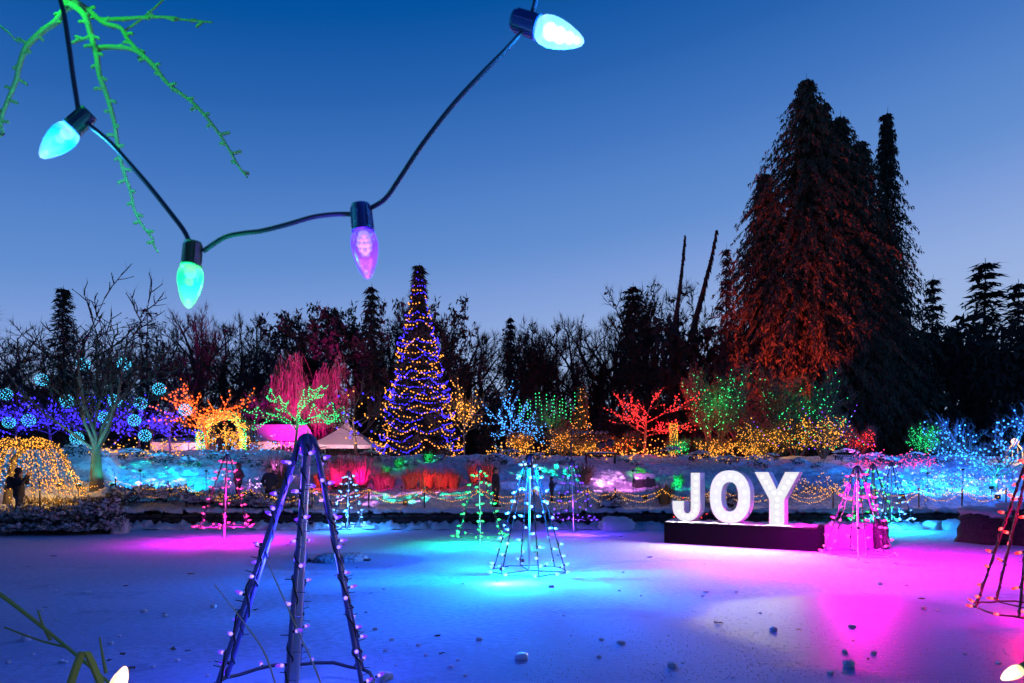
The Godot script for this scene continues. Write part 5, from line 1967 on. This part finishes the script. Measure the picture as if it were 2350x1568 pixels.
func sign_and_cones() -> void:
	var c0 := Vector3(4.54, 0, -20.4)
	var yaw := -0.574
	var along_x := Vector3(cos(yaw), 0, -sin(yaw))
	var back := Vector3(-sin(yaw), 0, -cos(yaw))
	var pf := thing("sign_platform", "long black platform on the ice under the lit word", "platform", c0, yaw)
	var bx := MB.new()
	bx.box(Transform3D(Basis(), Vector3(2.13, 0.3, -0.55)), Vector3(4.26, 0.66, 1.1), 0.015)
	put("box", bx, M.plinth, pf)
	var edge := MB.new()
	edge.box(Transform3D(Basis(), Vector3(2.13, 0.6, 0.012)), Vector3(4.28, 0.05, 0.03), 0.004)
	put("trim", edge, M.plinth, pf)
	var sn := strip(0.02, 4.24, 0.06, [[-0.01, 0.62, 0.3], [0.04, 0.66, 1.0], [0.3, 0.67, 1.0], [0.6, 0.68, 1.0], [0.9, 0.67, 1.0], [1.08, 0.63, 0.4]], 0.06, 91)
	put("snow", sn, M.white_snow, pf)
	var at_t := func(t: float, b: float) -> Vector3: return c0 + along_x * t + back * b + Vector3.UP * 0.655
	var J := PackedVector2Array([Vector2(0.57, 1.44), Vector2(0.57, 0.4)])
	for k in 9:
		var a := -PI * k / 8
		J.append(Vector2(0.465 + cos(a) * 0.105, 0.36 + sin(a) * 0.115))
	J.append(Vector2(0.36, 0.6))
	J.append(Vector2(0.0, 0.6))
	for k in 15:
		var a := PI + PI * k / 14
		J.append(Vector2(0.425 + cos(a) * 0.425, 0.42 + sin(a) * 0.42))
	J.append(Vector2(0.85, 1.44))
	var jd := []
	for k in 5:
		jd.append(Vector2(0.71, 1.3 - k * 0.21))
	for k in 5:
		var a := -PI * (k + 0.35) / 5
		jd.append(Vector2(0.44 + cos(a) * 0.26, 0.38 + sin(a) * 0.24))
	letter("letter_j", "lit white letter J, first letter of the word JOY", at_t.call(0.2, 0.16), yaw - 0.05, J, PackedVector2Array(), jd, 0.85)
	var oo := PackedVector2Array()
	var oi := PackedVector2Array()
	var od := []
	for k in 36:
		var a := TAU * k / 36
		var ca := signf(cos(a)) * pow(absf(cos(a)), 0.86)
		var sa := signf(sin(a)) * pow(absf(sin(a)), 0.86)
		oo.append(Vector2(0.58 + ca * 0.58, 0.755 + sa * 0.755))
		oi.append(Vector2(0.58 + ca * 0.24, 0.755 + sa * 0.42))
	for k in 14:
		var a := TAU * (k + 0.5) / 14
		od.append(Vector2(0.58 + cos(a) * 0.42, 0.755 + sin(a) * 0.6))
	letter("letter_o", "lit white letter O, middle letter of the word JOY", at_t.call(1.32, 0.16), yaw - 0.05, oo, oi, od, 1.16)
	var Y := PackedVector2Array([Vector2(0, 1.46), Vector2(0.4, 0.7), Vector2(0.4, 0), Vector2(0.8, 0), Vector2(0.8, 0.7), Vector2(1.2, 1.46), Vector2(0.82, 1.46), Vector2(0.6, 0.99), Vector2(0.38, 1.46)])
	var yd := []
	for k in 4:
		yd.append(Vector2(0.6, 0.14 + k * 0.19))
	for s in [-1, 1]:
		for k in 4:
			yd.append(Vector2(0.6 + s * (0.08 + k * 0.108), 0.88 + k * 0.15))
	letter("letter_y", "lit white letter Y, last letter of the word JOY", at_t.call(2.58, 0.16), yaw - 0.05, Y, PackedVector2Array(), yd, 1.2)
	# red bulbs strung round the foot of the J
	var red := PackedVector3Array()
	for k in 9:
		red.append(at_t.call(0.05 + k * 0.14, 0.75) + Vector3.UP * (0.06 + 0.9 * fmod(k * 0.37, 1.0) * (0.2 if k > 3 else 1.0)))
	string_on("few red bulbs strung behind the letter J", Vector3.ZERO, [red], 0.22, 0.025, M.red, 30)
	# the cones
	var tint := func(r: float, g: float, b: float, e: float, white: float) -> Array:
		var hot := glow(lerpf(r, 1.0, white), lerpf(g, 1.0, white), lerpf(b, 1.0, white), e * 2.2)
		var cool := glow(r, g, b, e)
		cool.transparency = BaseMaterial3D.TRANSPARENCY_ALPHA
		cool.albedo_color.a = 0.72
		cool.roughness = 0.4
		return [hot, cool]
	var violet: Array = tint.call(0.12, 0.015, 1.0, 2.0, 0.32)
	var pink: Array = tint.call(1.0, 0.02, 0.3, 1.8, 0.2)
	var blue: Array = tint.call(0.06, 0.36, 1.0, 2.4, 0.6)
	var green: Array = tint.call(0.01, 1.0, 0.22, 1.6, 0.22)
	var red_t: Array = tint.call(1.0, 0.025, 0.02, 2.0, 0.22)
	light_tree(672, 6.2, 2.38, 0.72, violet, "near purple light cone standing in the foreground on the ice", 0.018, Vector2(0.13, 0), 6, 0.17, 9, 0.3, 1.25)
	light_tree(1214, 13.75, 2.42, 0.75, blue, "bright blue light cone in the middle of the pond", 0.027, Vector2(0.02, 0), 6, 0.13, 9, 0.3, 0.6)
	light_tree(514, 21.2, 2.62, 0.78, pink, "pink light cone at the left, with a tall bare pole foot", 0.029, Vector2(0.1, 0), 6, 0.42, 8, 0.2, 0.6)
	light_tree(1102, 20.0, 2.24, 0.72, green, "green light cone left of the bright blue one", 0.029, Vector2(-0.04, 0), 6, 0.24, 7, 0.5, 0.6)
	light_tree(1317, 23.4, 2.45, 0.72, [tint.call(0.3, 0.08, 1.0, 2.4, 0.1)[0], violet[1]], "dim violet light cone right of the bright blue one", 0.024, Vector2(-0.08, 0), 6, 0.5, 7, 0.9, 0.6)
	light_tree(797, 25.0, 2.1, 0.62, blue, "small blue light cone against the far wall behind the purple one", 0.029, Vector2(0.05, 0), 6, 0.14, 8, 0.4, 0.6)
	light_tree(1970, 16.3, 2.2, 0.78, pink, "pink light cone right of the lit word", 0.027, Vector2(-0.03, 0), 6, 0.17, 8, 0.75, 0.6)
	light_tree(2004, 24.2, 2.35, 0.72, green, "pale green light cone behind the right pink one", 0.028, Vector2(0, 0), 6, 0.4, 7, 0.1, 0.6)
	light_tree(2047, 25.4, 2.45, 0.66, blue, "tall blue light cone far right against the wall", 0.029, Vector2(-0.02, 0), 6, 0.36, 8, 0.6, 0.6)
	light_tree(2384, 9.6, 2.44, 0.74, red_t, "red light cone cut by the right edge", 0.023, Vector2(-0.02, 0), 6, 0.15, 9, 0.42)
	# the light of the bulbs, gathered at each cone
	for q in [[672, 6.35, 1.2, 0.05, 0.08, 1.0, 3.4], [672, 6.2, 1.9, 0.14, 0.05, 1.0, 1.0], [1214, 13.6, 1.2, 0.0, 0.25, 1.0, 3.0], [514, 21.0, 1.4, 1.0, 0.0, 0.5, 1.5], [1102, 19.8, 1.2, 0.0, 0.9, 0.35, 1.2], [1317, 23.2, 1.0, 0.2, 0.03, 1.0, 1.0], [797, 24.8, 0.9, 0.06, 0.3, 1.0, 1.2], [1970, 16.1, 1.3, 1.0, 0.0, 0.6, 2.4], [2384, 9.5, 1.3, 1.0, 0.0, 0.1, 2.2]]:
		omni(Vector3((q[0] - CX) / F * q[1], q[2], -q[1]), q[3], q[4], q[5], q[6], 0.12)
	# lamps added inside the cones to throw coloured pools on the ice
	for q in [[1216, 13.75, 2.2, 0.0, 0.17, 1.0, 150.0, "blue"], [1200, 13.0, 0.4, 0.02, 0.4, 1.0, 8.0, "low blue"], [1150, 12.9, 0.25, 0.1, 0.45, 1.0, 2.0, "left blue"], [516, 20.9, 0.9, 1.0, 0.0, 0.6, 42.0, "left pink"], [1102, 19.6, 0.9, 0.0, 0.9, 0.4, 15.0, "green"], [1317, 23.0, 0.8, 0.2, 0.03, 1.0, 9.0, "far violet"], [797, 24.5, 0.8, 0.03, 0.3, 1.0, 12.0, "small blue"], [1970, 15.7, 0.8, 1.0, 0.0, 0.8, 60.0, "right pink"], [1970, 16.2, 1.9, 1.0, 0.0, 0.6, 170.0, "upper right pink"], [2010, 23.8, 0.8, 0.0, 0.9, 0.5, 9.0, "far green"], [2060, 24.7, 0.9, 0.02, 0.35, 1.0, 20.0, "far blue"], [2384, 9.3, 0.7, 1.0, 0.0, 0.14, 10.0, "red"]]:
		var p := Vector3((q[0] - CX) / F * q[1], q[2], -q[1])
		var o := thing("added_down_lamp", "added small %s lamp inside a light cone, shining down on the ice" % q[7], "lamp", p)
		var can := MB.new()
		can.lathe(Transform3D(), [[0.0, 0.06], [0.025, 0.055], [0.035, 0.0]], 10)
		put("housing", can, M.black, o)
		var lens := MB.new()
		lens.lathe(Transform3D(), [[0.0, -0.006], [0.03, 0.0], [0.03, 0.004], [0.0, 0.006]], 10)
		put("lens", lens, glow(q[3], q[4], q[5], 2.0), o)
		var arm := MB.new()
		arm.seg(Vector3(0, 0.05, 0), Vector3(((q[0] - CX) / F * q[1] - p.x), 0.1, -0.25), 0.008, 0.008, 5)
		put("arm", arm, M.black, o)
		spot(p + Vector3(0, -0.02, 0), p + Vector3(0, -1, 0.02), q[3], q[4], q[5], q[6], 84.0, 0.06, 0.35)


# ---------------------------------------------------------------- rocks, lumps of ice, leaves

func rocks_and_ice() -> void:
	var capped := func(label: String, px: float, d: float, y: float, s: Vector3, sd: int, m: Material, turn: float, cap: bool) -> void:
		var o := thing("boulder", label, "boulder", Vector3((px - CX) / F * d, y, -d), turn)
		put("rock", rock_shape(s, sd, 4, 0.34), m, o)
		if cap:
			var sn := rock_shape(Vector3(s.x * 0.95, 0.11 + s.y * 0.12, s.z * 0.95), sd + 5, 4, 0.3)
			put("snow", sn, M.white_snow, o, Vector3(0, s.y * 0.86, 0))
	capped.call("flat snow dusted stone lying in a dark ring on the ice", 780, 16.3, 0.03, Vector3(0.58, 0.14, 0.4), 21, noisy(mat(1, 1, 1, 0.8), 0.02, 1.0, Color(0.08, 0.1, 0.14), Color(0.4, 0.45, 0.5), 1.0, 41), 0.2, false)
	capped.call("small stone left of the flat one on the ice", 702, 16.2, 0.0, Vector3(0.11, 0.07, 0.1), 22, M.stone, 0.0, false)
	capped.call("small stone right of the flat one on the ice", 838, 16.3, 0.0, Vector3(0.13, 0.04, 0.1), 23, M.stone, 0.0, false)
	capped.call("big dark boulder with a snow cap at the right, left of its pair", 2272, 20.4, 0.4, Vector3(0.72, 0.58, 0.7), 24, M.stone, 0.3, true)
	capped.call("big dark boulder with a snow cap cut by the right edge", 2370, 20.0, 0.45, Vector3(0.85, 0.68, 0.7), 25, M.stone, 0.1, true)
	capped.call("snow covered boulder behind the right pink cone tree", 1950, 19.6, 0.1, Vector3(0.85, 0.6, 0.6), 26, M.white_snow, 0.15, false)
	capped.call("dark tilted slab leaning beside the right pink cone tree", 2022, 19.0, 0.2, Vector3(0.2, 0.55, 0.4), 27, M.stone, -0.5, false)
	capped.call("low snowy boulder at the foot of the wall, left of two", 2148, 25.3, 0.05, Vector3(0.42, 0.26, 0.3), 28, M.white_snow, 0.4, false)
	capped.call("low snowy boulder at the foot of the wall, right of two", 2194, 25.0, 0.05, Vector3(0.5, 0.3, 0.35), 29, M.white_snow, -0.3, false)
	capped.call("white snow covered boulder at the left end of the wall", 272, 23.6, 0.15, Vector3(0.3, 0.32, 0.28), 30, M.white_snow, 0.6, false)
	capped.call("snow heaped rock before the wall right of the violet cone tree", 1415, 25.2, 0.1, Vector3(0.62, 0.34, 0.45), 31, M.white_snow, 0.2, false)
	capped.call("small snow covered rock on the wall top behind the lit word", 1392, 26.9, 0.65, Vector3(0.3, 0.25, 0.25), 32, M.stone, 0.2, true)
	capped.call("snowy rock on the bank right of the red grasses", 1150, 35.5, height(-0.57, -35.5) + 0.1, Vector3(0.7, 0.4, 0.5), 33, M.white_snow, 0.2, false)
	capped.call("dark rock below the bright green dwarf conifer", 1478, 31.5, height(6.1, -31.5) + 0.1, Vector3(0.5, 0.4, 0.4), 34, M.stone, 0.7, true)
	# loose lumps of ice, pebbles and leaves on the frozen pond
	var clear := mat(0.5, 0.58, 0.66, 0.3)
	clear.specular_mode = BaseMaterial3D.SPECULAR_SCHLICK_GGX if false else clear.specular_mode
	var shapes := []
	for k in 4:
		shapes.append(rock_shape(Vector3(1.0, [0.55, 0.7, 0.35, 0.85][k], 0.8), 950 + k, 2, 0.4).mesh())
	var spots := [[1197, 1512, 0.075], [2020, 1342, 0.05], [1956, 1440, 0.05], [1948, 1530, 0.06], [1425, 1478, 0.05], [1775, 1447, 0.045], [1265, 1348, 0.07], [1542, 1532, 0.05], [880, 1560, 0.09], [60, 1470, 0.06], [200, 1362, 0.06], [490, 1395, 0.045], [330, 1405, 0.05], [1375, 1510, 0.03], [1620, 1360, 0.05], [1690, 1360, 0.03], [378, 1415, 0.04], [1100, 1470, 0.04], [1745, 1408, 0.025], [2120, 1398, 0.035]]
	for k in 60:
		spots.append([rng.randf_range(0, 2350), lerpf(1275, 1560, pow(rng.randf(), 0.7)), rng.randf_range(0.012, 0.034)])
	var k2 := 0
	for q in spots:
		var d: float = EYE * F / (q[1] - HY)
		var o := put("ice_lump", shapes[k2 % 4], clear if k2 == 0 else M.white_snow, null, Vector3((q[0] - CX) / F * d, q[2] * 0.3, -d))
		o.scale = Vector3.ONE * q[2]
		o.rotation.y = k2 * 1.3
		tag(o, ["clear ball of ice in the bare dark patch before the purple cone", "white lump of ice below the right pink cone tree", "white lump of ice in the magenta glow, upper of two", "white lump of ice in the magenta glow, lower of two", "flat lump of ice right of the blue glow"][k2] if k2 < 5 else "small loose lump of ice lying on the frozen pond", "ice lump", "" if k2 < 5 else "loose lumps of ice on the pond")
		k2 += 1
	var lf := MB.new()
	lf.quad(Vector3(-1, 0.1, -0.5), Vector3(0, 0.35, -0.6), Vector3(0.1, 0.02, 0.5), Vector3(-0.8, 0.25, 0.4))
	lf.quad(Vector3(0, 0.35, -0.6), Vector3(1.1, 0.1, -0.2), Vector3(0.9, 0.4, 0.4), Vector3(0.1, 0.02, 0.5))
	var lm := lf.mesh()
	var brown := mat(0.035, 0.022, 0.018)
	for k in 46:
		var y := lerpf(1232, 1545, pow(rng.randf(), 1.5))
		var d := EYE * F / (y - HY)
		var o := put("fallen_leaf", lm, brown, null, Vector3((rng.randf_range(0, 2350) - CX) / F * d, 0.004, -d))
		o.scale = Vector3.ONE * rng.randf_range(0.03, 0.075)
		o.rotation.y = rng.randf() * TAU
		tag(o, "dark dead leaf lying on the frozen pond", "fallen leaf", "dead leaves on the ice")
	var tet := MB.new()
	tet.ball(Vector3.ZERO, Vector3(1, 0.6, 1), 2, 4)
	var mm := MultiMesh.new()
	mm.transform_format = MultiMesh.TRANSFORM_3D
	mm.mesh = tet.mesh()
	mm.instance_count = 5200
	for k in 5200:
		var y := lerpf(1300, 1575, pow(rng.randf(), 0.55))
		var d := EYE * F / (y - HY)
		var x := (rng.randf_range(0, 2350) - CX) / F * d
		var c := lump.get_noise_2d(x * 2.0, d * 2.0) * 0.5 + 0.5
		mm.set_instance_transform(k, Transform3D(Basis.from_scale(Vector3.ONE * rng.randf_range(0.003, 0.0085) * (0.5 + c)), Vector3(x, 0.001, -d)))
	var cr := MultiMeshInstance3D.new()
	cr.name = "frost_crumbs"
	cr.multimesh = mm
	cr.material_override = M.white_snow
	add_child(cr)
	tag(cr, "crumbs of frost and ice strewn over the near ice", "frost", "", "stuff")


func people() -> void:
	var skin := Color(0.4, 0.22, 0.15)
	var dark := Color(0.012, 0.014, 0.022)
	var p := gnd(43, 24.2)
	person("person in dark coat photographing the golden arch tree, with a backpack", p, 1.9, 1.76, dark, Color(0.02, 0.03, 0.06), skin, "camera", Color(0.012, 0.01, 0.01), true, Color(0.012, 0.012, 0.016, 1))
	p = gnd(619, 28.4)
	person("person with short dark hair in a navy parka facing the pond", p, 0.15, 1.78, Color(0.015, 0.02, 0.05), Color(0.01, 0.01, 0.015), skin, "pockets", Color(0.012, 0.01, 0.008))
	p = gnd(547, 29.0)
	person("person in a hooded coat lit pink behind the left pink cone tree", p, -0.6, 1.55, Color(0.14, 0.06, 0.1), Color(0.03, 0.02, 0.03), skin, "pockets", Color(0.12, 0.04, 0.06), true)
	p = gnd(1138, 28.6)
	person("person in a long dark coat standing sideways right of the green cone tree", p, 1.2, 1.66, dark, dark, skin, "down", Color(0.012, 0.01, 0.01))
	p = gnd(1266, 29.4)
	person("small person in navy holding up a phone right of the blue cone tree", p, 1.5, 1.08, Color(0.012, 0.02, 0.06), dark, skin, "phone", Color(0.01, 0.012, 0.03), true)
	p = gnd(338, 41.0)
	person("person in black on the terrace left of the low pink marquee", p, 0.5, 1.7, dark, dark, skin, "walk", Color(0.01, 0.01, 0.01), true)
	p = gnd(505, 50.0)
	person("person in black under the arch of lights", p, 0.2, 1.7, dark, dark, skin, "walk", Color(0.01, 0.01, 0.01))


# ---------------------------------------------------------------- just before the lens

func smooth(p: Array, k := 6) -> PackedVector3Array:
	var out := PackedVector3Array()
	for a in p.size() - 1:
		for j in k:
			out.append(p[a].cubic_interpolate(p[a + 1], p[maxi(a - 1, 0)], p[mini(a + 2, p.size() - 1)], float(j) / k))
	out.append(p[p.size() - 1])
	return out


func big_bulb(parent: Node, where: Vector3, tip: Vector3, tint: Array, e: float, spec: Array) -> void:
	# a faceted pointed bulb in its socket; tint: core, shell
	var up := (tip - where).normalized()
	var l := where.distance_to(tip)
	var x := up.cross(Vector3(0.2, 0.3, 1)).normalized()
	var basis := Basis(x, up, x.cross(up))
	var so := MB.new()
	var r := l * 0.27
	so.lathe(Transform3D(basis, where), [[0.0, -l * 0.5], [r * 0.66, -l * 0.5], [r * 0.72, -l * 0.44], [r * 0.74, -l * 0.05], [r * 0.82, 0.0], [r * 0.82, l * 0.05], [0.0, l * 0.05]], 16)
	for k in 6:
		var a := TAU * k / 6
		var q := basis * Vector3(cos(a), 0, sin(a))
		so.seg(where + q * r * 0.72 - up * l * 0.44, where + q * r * 0.76 - up * l * 0.04, r * 0.07, r * 0.07, 5)
	put("socket", so, tint[2], parent)
	var sh := MB.new()
	sh.lathe(Transform3D(basis, where), [[0.0, l * 0.03], [r * 0.7, l * 0.04], [r * 0.92, l * 0.14], [r, l * 0.28], [r * 0.95, l * 0.45], [r * 0.78, l * 0.65], [r * 0.5, l * 0.85], [r * 0.26, l * 0.96], [0.0, l]], 20)
	put("bulb", sh, tint[1], parent)
	var co := MB.new()
	for s in spec:
		co.ball(where + up * l * s[0] + x * r * s[2], Vector3.ONE * r * s[1], 5, 7)
	put("core", co, tint[0], parent)
	omni(where + up * l * 0.45, tint[3].x, tint[3].y, tint[3].z, e, l * 0.12, parent)


func shell_glow(r: float, g: float, b: float, e: float, a: float, mixed := 1.0) -> StandardMaterial3D:
	# thick coloured plastic: bright at the lamp end and the tip
	var m := glow(1, 1, 1, e)
	var ramp := Gradient.new()
	ramp.offsets = PackedFloat32Array([0.0, 0.2, 0.42, 0.7, 0.92, 1.0])
	var c := Vector3(r, g, b)
	var w := Vector3(maxf(r, 0.62), maxf(g, 0.8), maxf(b, 0.72))
	var cs := PackedColorArray()
	for k in [0.1, 0.4, 0.0, 0.2, 0.7, 1.0]:
		var q: Vector3 = c.lerp(w, k * mixed)
		cs.append(lin(q.x, q.y, q.z))
	ramp.colors = cs
	var tx := GradientTexture2D.new()
	tx.gradient = ramp
	tx.fill_from = Vector2(0, 0)
	tx.fill_to = Vector2(0, 1)
	tx.width = 8
	tx.height = 64
	m.emission = Color.BLACK
	m.emission_texture = tx
	m.albedo_color = lin(r * 0.3, g * 0.3, b * 0.3)
	m.transparency = BaseMaterial3D.TRANSPARENCY_ALPHA
	m.albedo_color.a = a
	m.roughness = 0.3
	return m


func foreground() -> void:
	var d := 0.78
	var o := thing("string_lights", "big bulb string of coloured lights hanging across the top of the view", "string lights", Vector3.ZERO)
	var wires := [[[-60, -200], [0, -130]], [[40, -100], [110, -60], [141, 10], [157, 100], [168, 180], [181, 262]], [[200, 284], [250, 325], [290, 368], [340, 425], [392, 490], [422, 530], [437, 562]], [[466, 577], [490, 560], [520, 543], [560, 535], [600, 530], [660, 515], [720, 498], [770, 492], [815, 492]], [[850, 478], [885, 455], [920, 405], [970, 330], [1040, 240], [1110, 165], [1165, 110], [1204, 66]], [[1216, 40], [1226, 15], [1236, -30], [1260, -120]]]
	var cab := MB.new()
	for w in wires:
		var p := []
		for q in w:
			p.append(at(q[0], q[1], d))
		cab.path(smooth(p), 0.0028, 0.0028, 8)
	put("cable", cab, mat(0.01, 0.03, 0.06, 0.45), o)
	var dot := [[0.2, 0.5, 0.0], [0.4, 0.36, 0.05], [0.84, 0.22, 0.0]]
	var facets := [[0.12, 0.42, 0.0], [0.2, 0.34, 0.2], [0.2, 0.34, -0.2], [0.3, 0.3, 0.3], [0.3, 0.3, -0.3], [0.31, 0.3, 0.0], [0.4, 0.22, 0.28], [0.4, 0.24, -0.3], [0.41, 0.24, 0.0], [0.5, 0.18, 0.15], [0.5, 0.18, -0.15], [0.85, 0.14, 0.08]]
	var sock := mat(0.01, 0.05, 0.12, 0.45)
	big_bulb(o, at(168, 292, d), at(92, 362, d - 0.005), [glow(0.75, 1.0, 1.0, 1.3), shell_glow(0.0, 0.34, 0.95, 1.05, 0.8), sock, Vector3(0.05, 0.5, 1.0)], 0.035, dot)
	big_bulb(o, at(439, 606, d), at(431, 708, d), [glow(0.8, 1.0, 0.95, 1.2), shell_glow(0.0, 0.8, 0.25, 1.0, 0.82), mat(0.02, 0.09, 0.03, 0.45), Vector3(0.0, 1.0, 0.4)], 0.035, dot)
	big_bulb(o, at(833, 527, d), at(844, 642, d), [glow(0.9, 0.75, 1.0, 1.15), shell_glow(0.13, 0.02, 0.95, 0.9, 0.72, 0.3), mat(0.012, 0.02, 0.2, 0.45), Vector3(0.3, 0.05, 1.0)], 0.03, facets)
	big_bulb(o, at(1231, 62, d), at(1340, 98, d - 0.01), [glow(0.95, 1.0, 1.0, 2.0), shell_glow(0.25, 0.75, 1.0, 1.3, 0.6), mat(0.005, 0.05, 0.3, 0.45), Vector3(0.02, 0.35, 1.0)], 0.06, [[0.3, 0.6, 0.0], [0.5, 0.56, 0.05], [0.7, 0.42, 0.0], [0.85, 0.26, 0.0]])
	big_bulb(o, at(20, -120, 0.8), at(30, -210, 0.78), [glow(0.8, 1.0, 0.95, 1.2), shell_glow(0.0, 0.85, 0.3, 1.0, 0.75), mat(0.02, 0.09, 0.03, 0.45), Vector3(0.02, 1.0, 0.2)], 0.05, dot)
	# thorny bare branch
	var br := thing("tree_branch", "bare spurred branch lit green, hanging into the top left corner", "branch", Vector3.ZERO)
	var bark := noisy(mat(1, 1, 1, 0.8), 0.03, 30.0, Color(0.13, 0.19, 0.07), Color(0.3, 0.4, 0.16), 0.15, 51)
	var limbs := [[[[230, -120], [190, -50], [152, -5], [150, 18]], 11, 8, 0.9], [[[150, 18], [128, 50], [100, 70], [62, 108], [46, 150], [38, 185], [18, 228], [4, 262], [2, 290], [8, 308]], 7, 3.2, 0.86], [[[154, 8], [180, 22], [198, 45], [210, 85], [222, 130], [228, 175], [246, 218], [262, 282], [270, 335], [284, 395], [300, 440], [308, 480], [326, 518], [350, 548], [352, 560], [363, 582]], 8, 1.6, 0.9], [[[160, -6], [200, 22], [238, 52], [275, 64], [292, 90], [318, 118], [345, 148], [370, 176]], 6, 4, 0.93], [[[220, 110], [262, 108], [310, 116], [350, 148], [385, 192], [440, 235], [478, 275], [505, 308], [528, 348], [545, 378], [566, 408]], 6, 2.4, 0.91], [[[185, 20], [225, 42], [285, 42], [340, 40], [395, 40], [420, 46], [486, 52]], 5, 2, 0.95], [[[285, 72], [320, 48], [350, 22], [378, -4]], 2.5, 2, 0.97], [[[0, 60], [20, 78], [34, 92], [44, 98]], 2, 1.6, 0.9], [[[205, 85], [188, 92], [165, 98]], 4, 2, 0.9]]
	var g := RandomNumberGenerator.new()
	g.seed = 77
	for q in limbs:
		var p := []
		for w in q[0]:
			p.append(at(w[0] + g.randf_range(-1.5, 1.5), w[1] + g.randf_range(-1.5, 1.5), q[3] + g.randf_range(-0.004, 0.004)))
		var line := smooth(p, 4)
		var mb := MB.new()
		var k: float = q[3] / F
		mb.path(line, q[1] * k, q[2] * k, 8)
		put("limb", mb, bark, br)
		var s := 1
		for e in along(line, 27 * k, 14 * k):
			if q[1] < 3:
				continue
			s = -s
			var dirn := Vector3(s * g.randf_range(0.5, 1.0), g.randf_range(-0.5, 0.35), g.randf_range(-0.5, 0.5)).normalized()
			var bud := MB.new()
			var l := g.randf_range(12, 24) * k
			bud.path([e, e + dirn * l * 0.5, e + dirn * l * 0.8 + Vector3.UP * l * 0.08, e + dirn * l], 4.0 * k, 3.0 * k, 6)
			bud.ball(e + dirn * l * 0.9, Vector3.ONE * 3.6 * k, 4, 6)
			put("bud", bud, bark, br)
	# grass at the photographer's feet
	var stalk := func(label: String, pts: Array, dd: float, w0: float, w1: float, m: Material) -> void:
		var p := []
		for q in pts:
			p.append(at(q[0], q[1], dd))
		var mb := MB.new()
		mb.path(smooth(p, 5), w0 * dd / F, w1 * dd / F, 5)
		tag(put("grass_stalk", mb, m, null), label, "grass stalk")
	var olive := mat(0.16, 0.22, 0.06, 0.7)
	stalk.call("dry stalk crossing the purple cone, left of two", [[650, 1640], [612, 1510], [560, 1430], [492, 1342]], 1.9, 2.6, 1.2, mat(0.5, 0.42, 0.36))
	stalk.call("dry stalk crossing the purple cone, right of two", [[760, 1640], [725, 1540], [680, 1440], [608, 1278]], 1.9, 2.8, 1.2, mat(0.5, 0.42, 0.36))
	stalk.call("pale green bent stalk in the bottom left corner", [[300, 1610], [200, 1525], [85, 1430], [0, 1365], [-60, 1330]], 1.4, 3, 6, olive)
	stalk.call("short pale stalk above the folded leaf", [[116, 1470], [100, 1440], [86, 1400]], 1.4, 4, 2, olive)
	stalk.call("thin pale stalk right of the folded leaf", [[243, 1545], [236, 1510], [228, 1462]], 1.4, 4, 2, olive)
	stalk.call("thin pale stalk lying across at the left edge", [[160, 1488], [90, 1470], [10, 1440]], 1.45, 3, 2, olive)
	var blade := MB.new()
	for q in [[[140, 1660], [150, 1600], [182, 1505], [196, 1499]], [[250, 1660], [238, 1600], [206, 1520], [194, 1498]]]:
		var p := []
		for w in q:
			p.append(at(w[0], w[1], 1.2))
		var line := smooth(p, 5)
		for k in line.size() - 1:
			var w := Vector3(0.008, 0, 0.004)
			blade.quad(line[k] - w, line[k + 1] - w, line[k + 1], line[k])
			blade.quad(line[k], line[k + 1], line[k + 1] + w * Vector3(1, 1, -1), line[k] + w * Vector3(1, 1, -1))
	tag(put("folded_leaf", blade, olive), "folded green leaf blade at the bottom left", "leaf blade")
	# bulbs of a second string low by the photographer
	for q in [[262, 1592, 288, 1530, 0.95, "warm white bulb in its socket at the bottom left edge", -0.3], [2345, 1535, 2298, 1560, 0.95, "warm white bulb in its socket at the bottom right corner", 0.0]]:
		var s := thing("string_lights", q[5], "string lights", Vector3.ZERO)
		big_bulb(s, at(q[0], q[1], q[4]), at(q[2], q[3], q[4]), [glow(1.0, 0.85, 0.7, 2.0), shell_glow(1.0, 0.6, 0.35, 1.3, 0.6), mat(0.03, 0.1, 0.04, 0.45), Vector3(1.0, 0.6, 0.3)], 0.02, [[0.3, 0.6, 0.0], [0.55, 0.5, 0.05], [0.8, 0.3, 0.0]])
		var cab2 := MB.new()
		var st := at(q[0], q[1], q[4]) - (at(q[2], q[3], q[4]) - at(q[0], q[1], q[4])) * 0.5
		cab2.path(smooth([st, st + Vector3(0.02, -0.01, 0), st + Vector3(0.05, 0.0, 0.01), st + Vector3(0.12, -0.02, 0.02)]), 0.0028, 0.0028, 7)
		put("cable", cab2, M.cable, s)
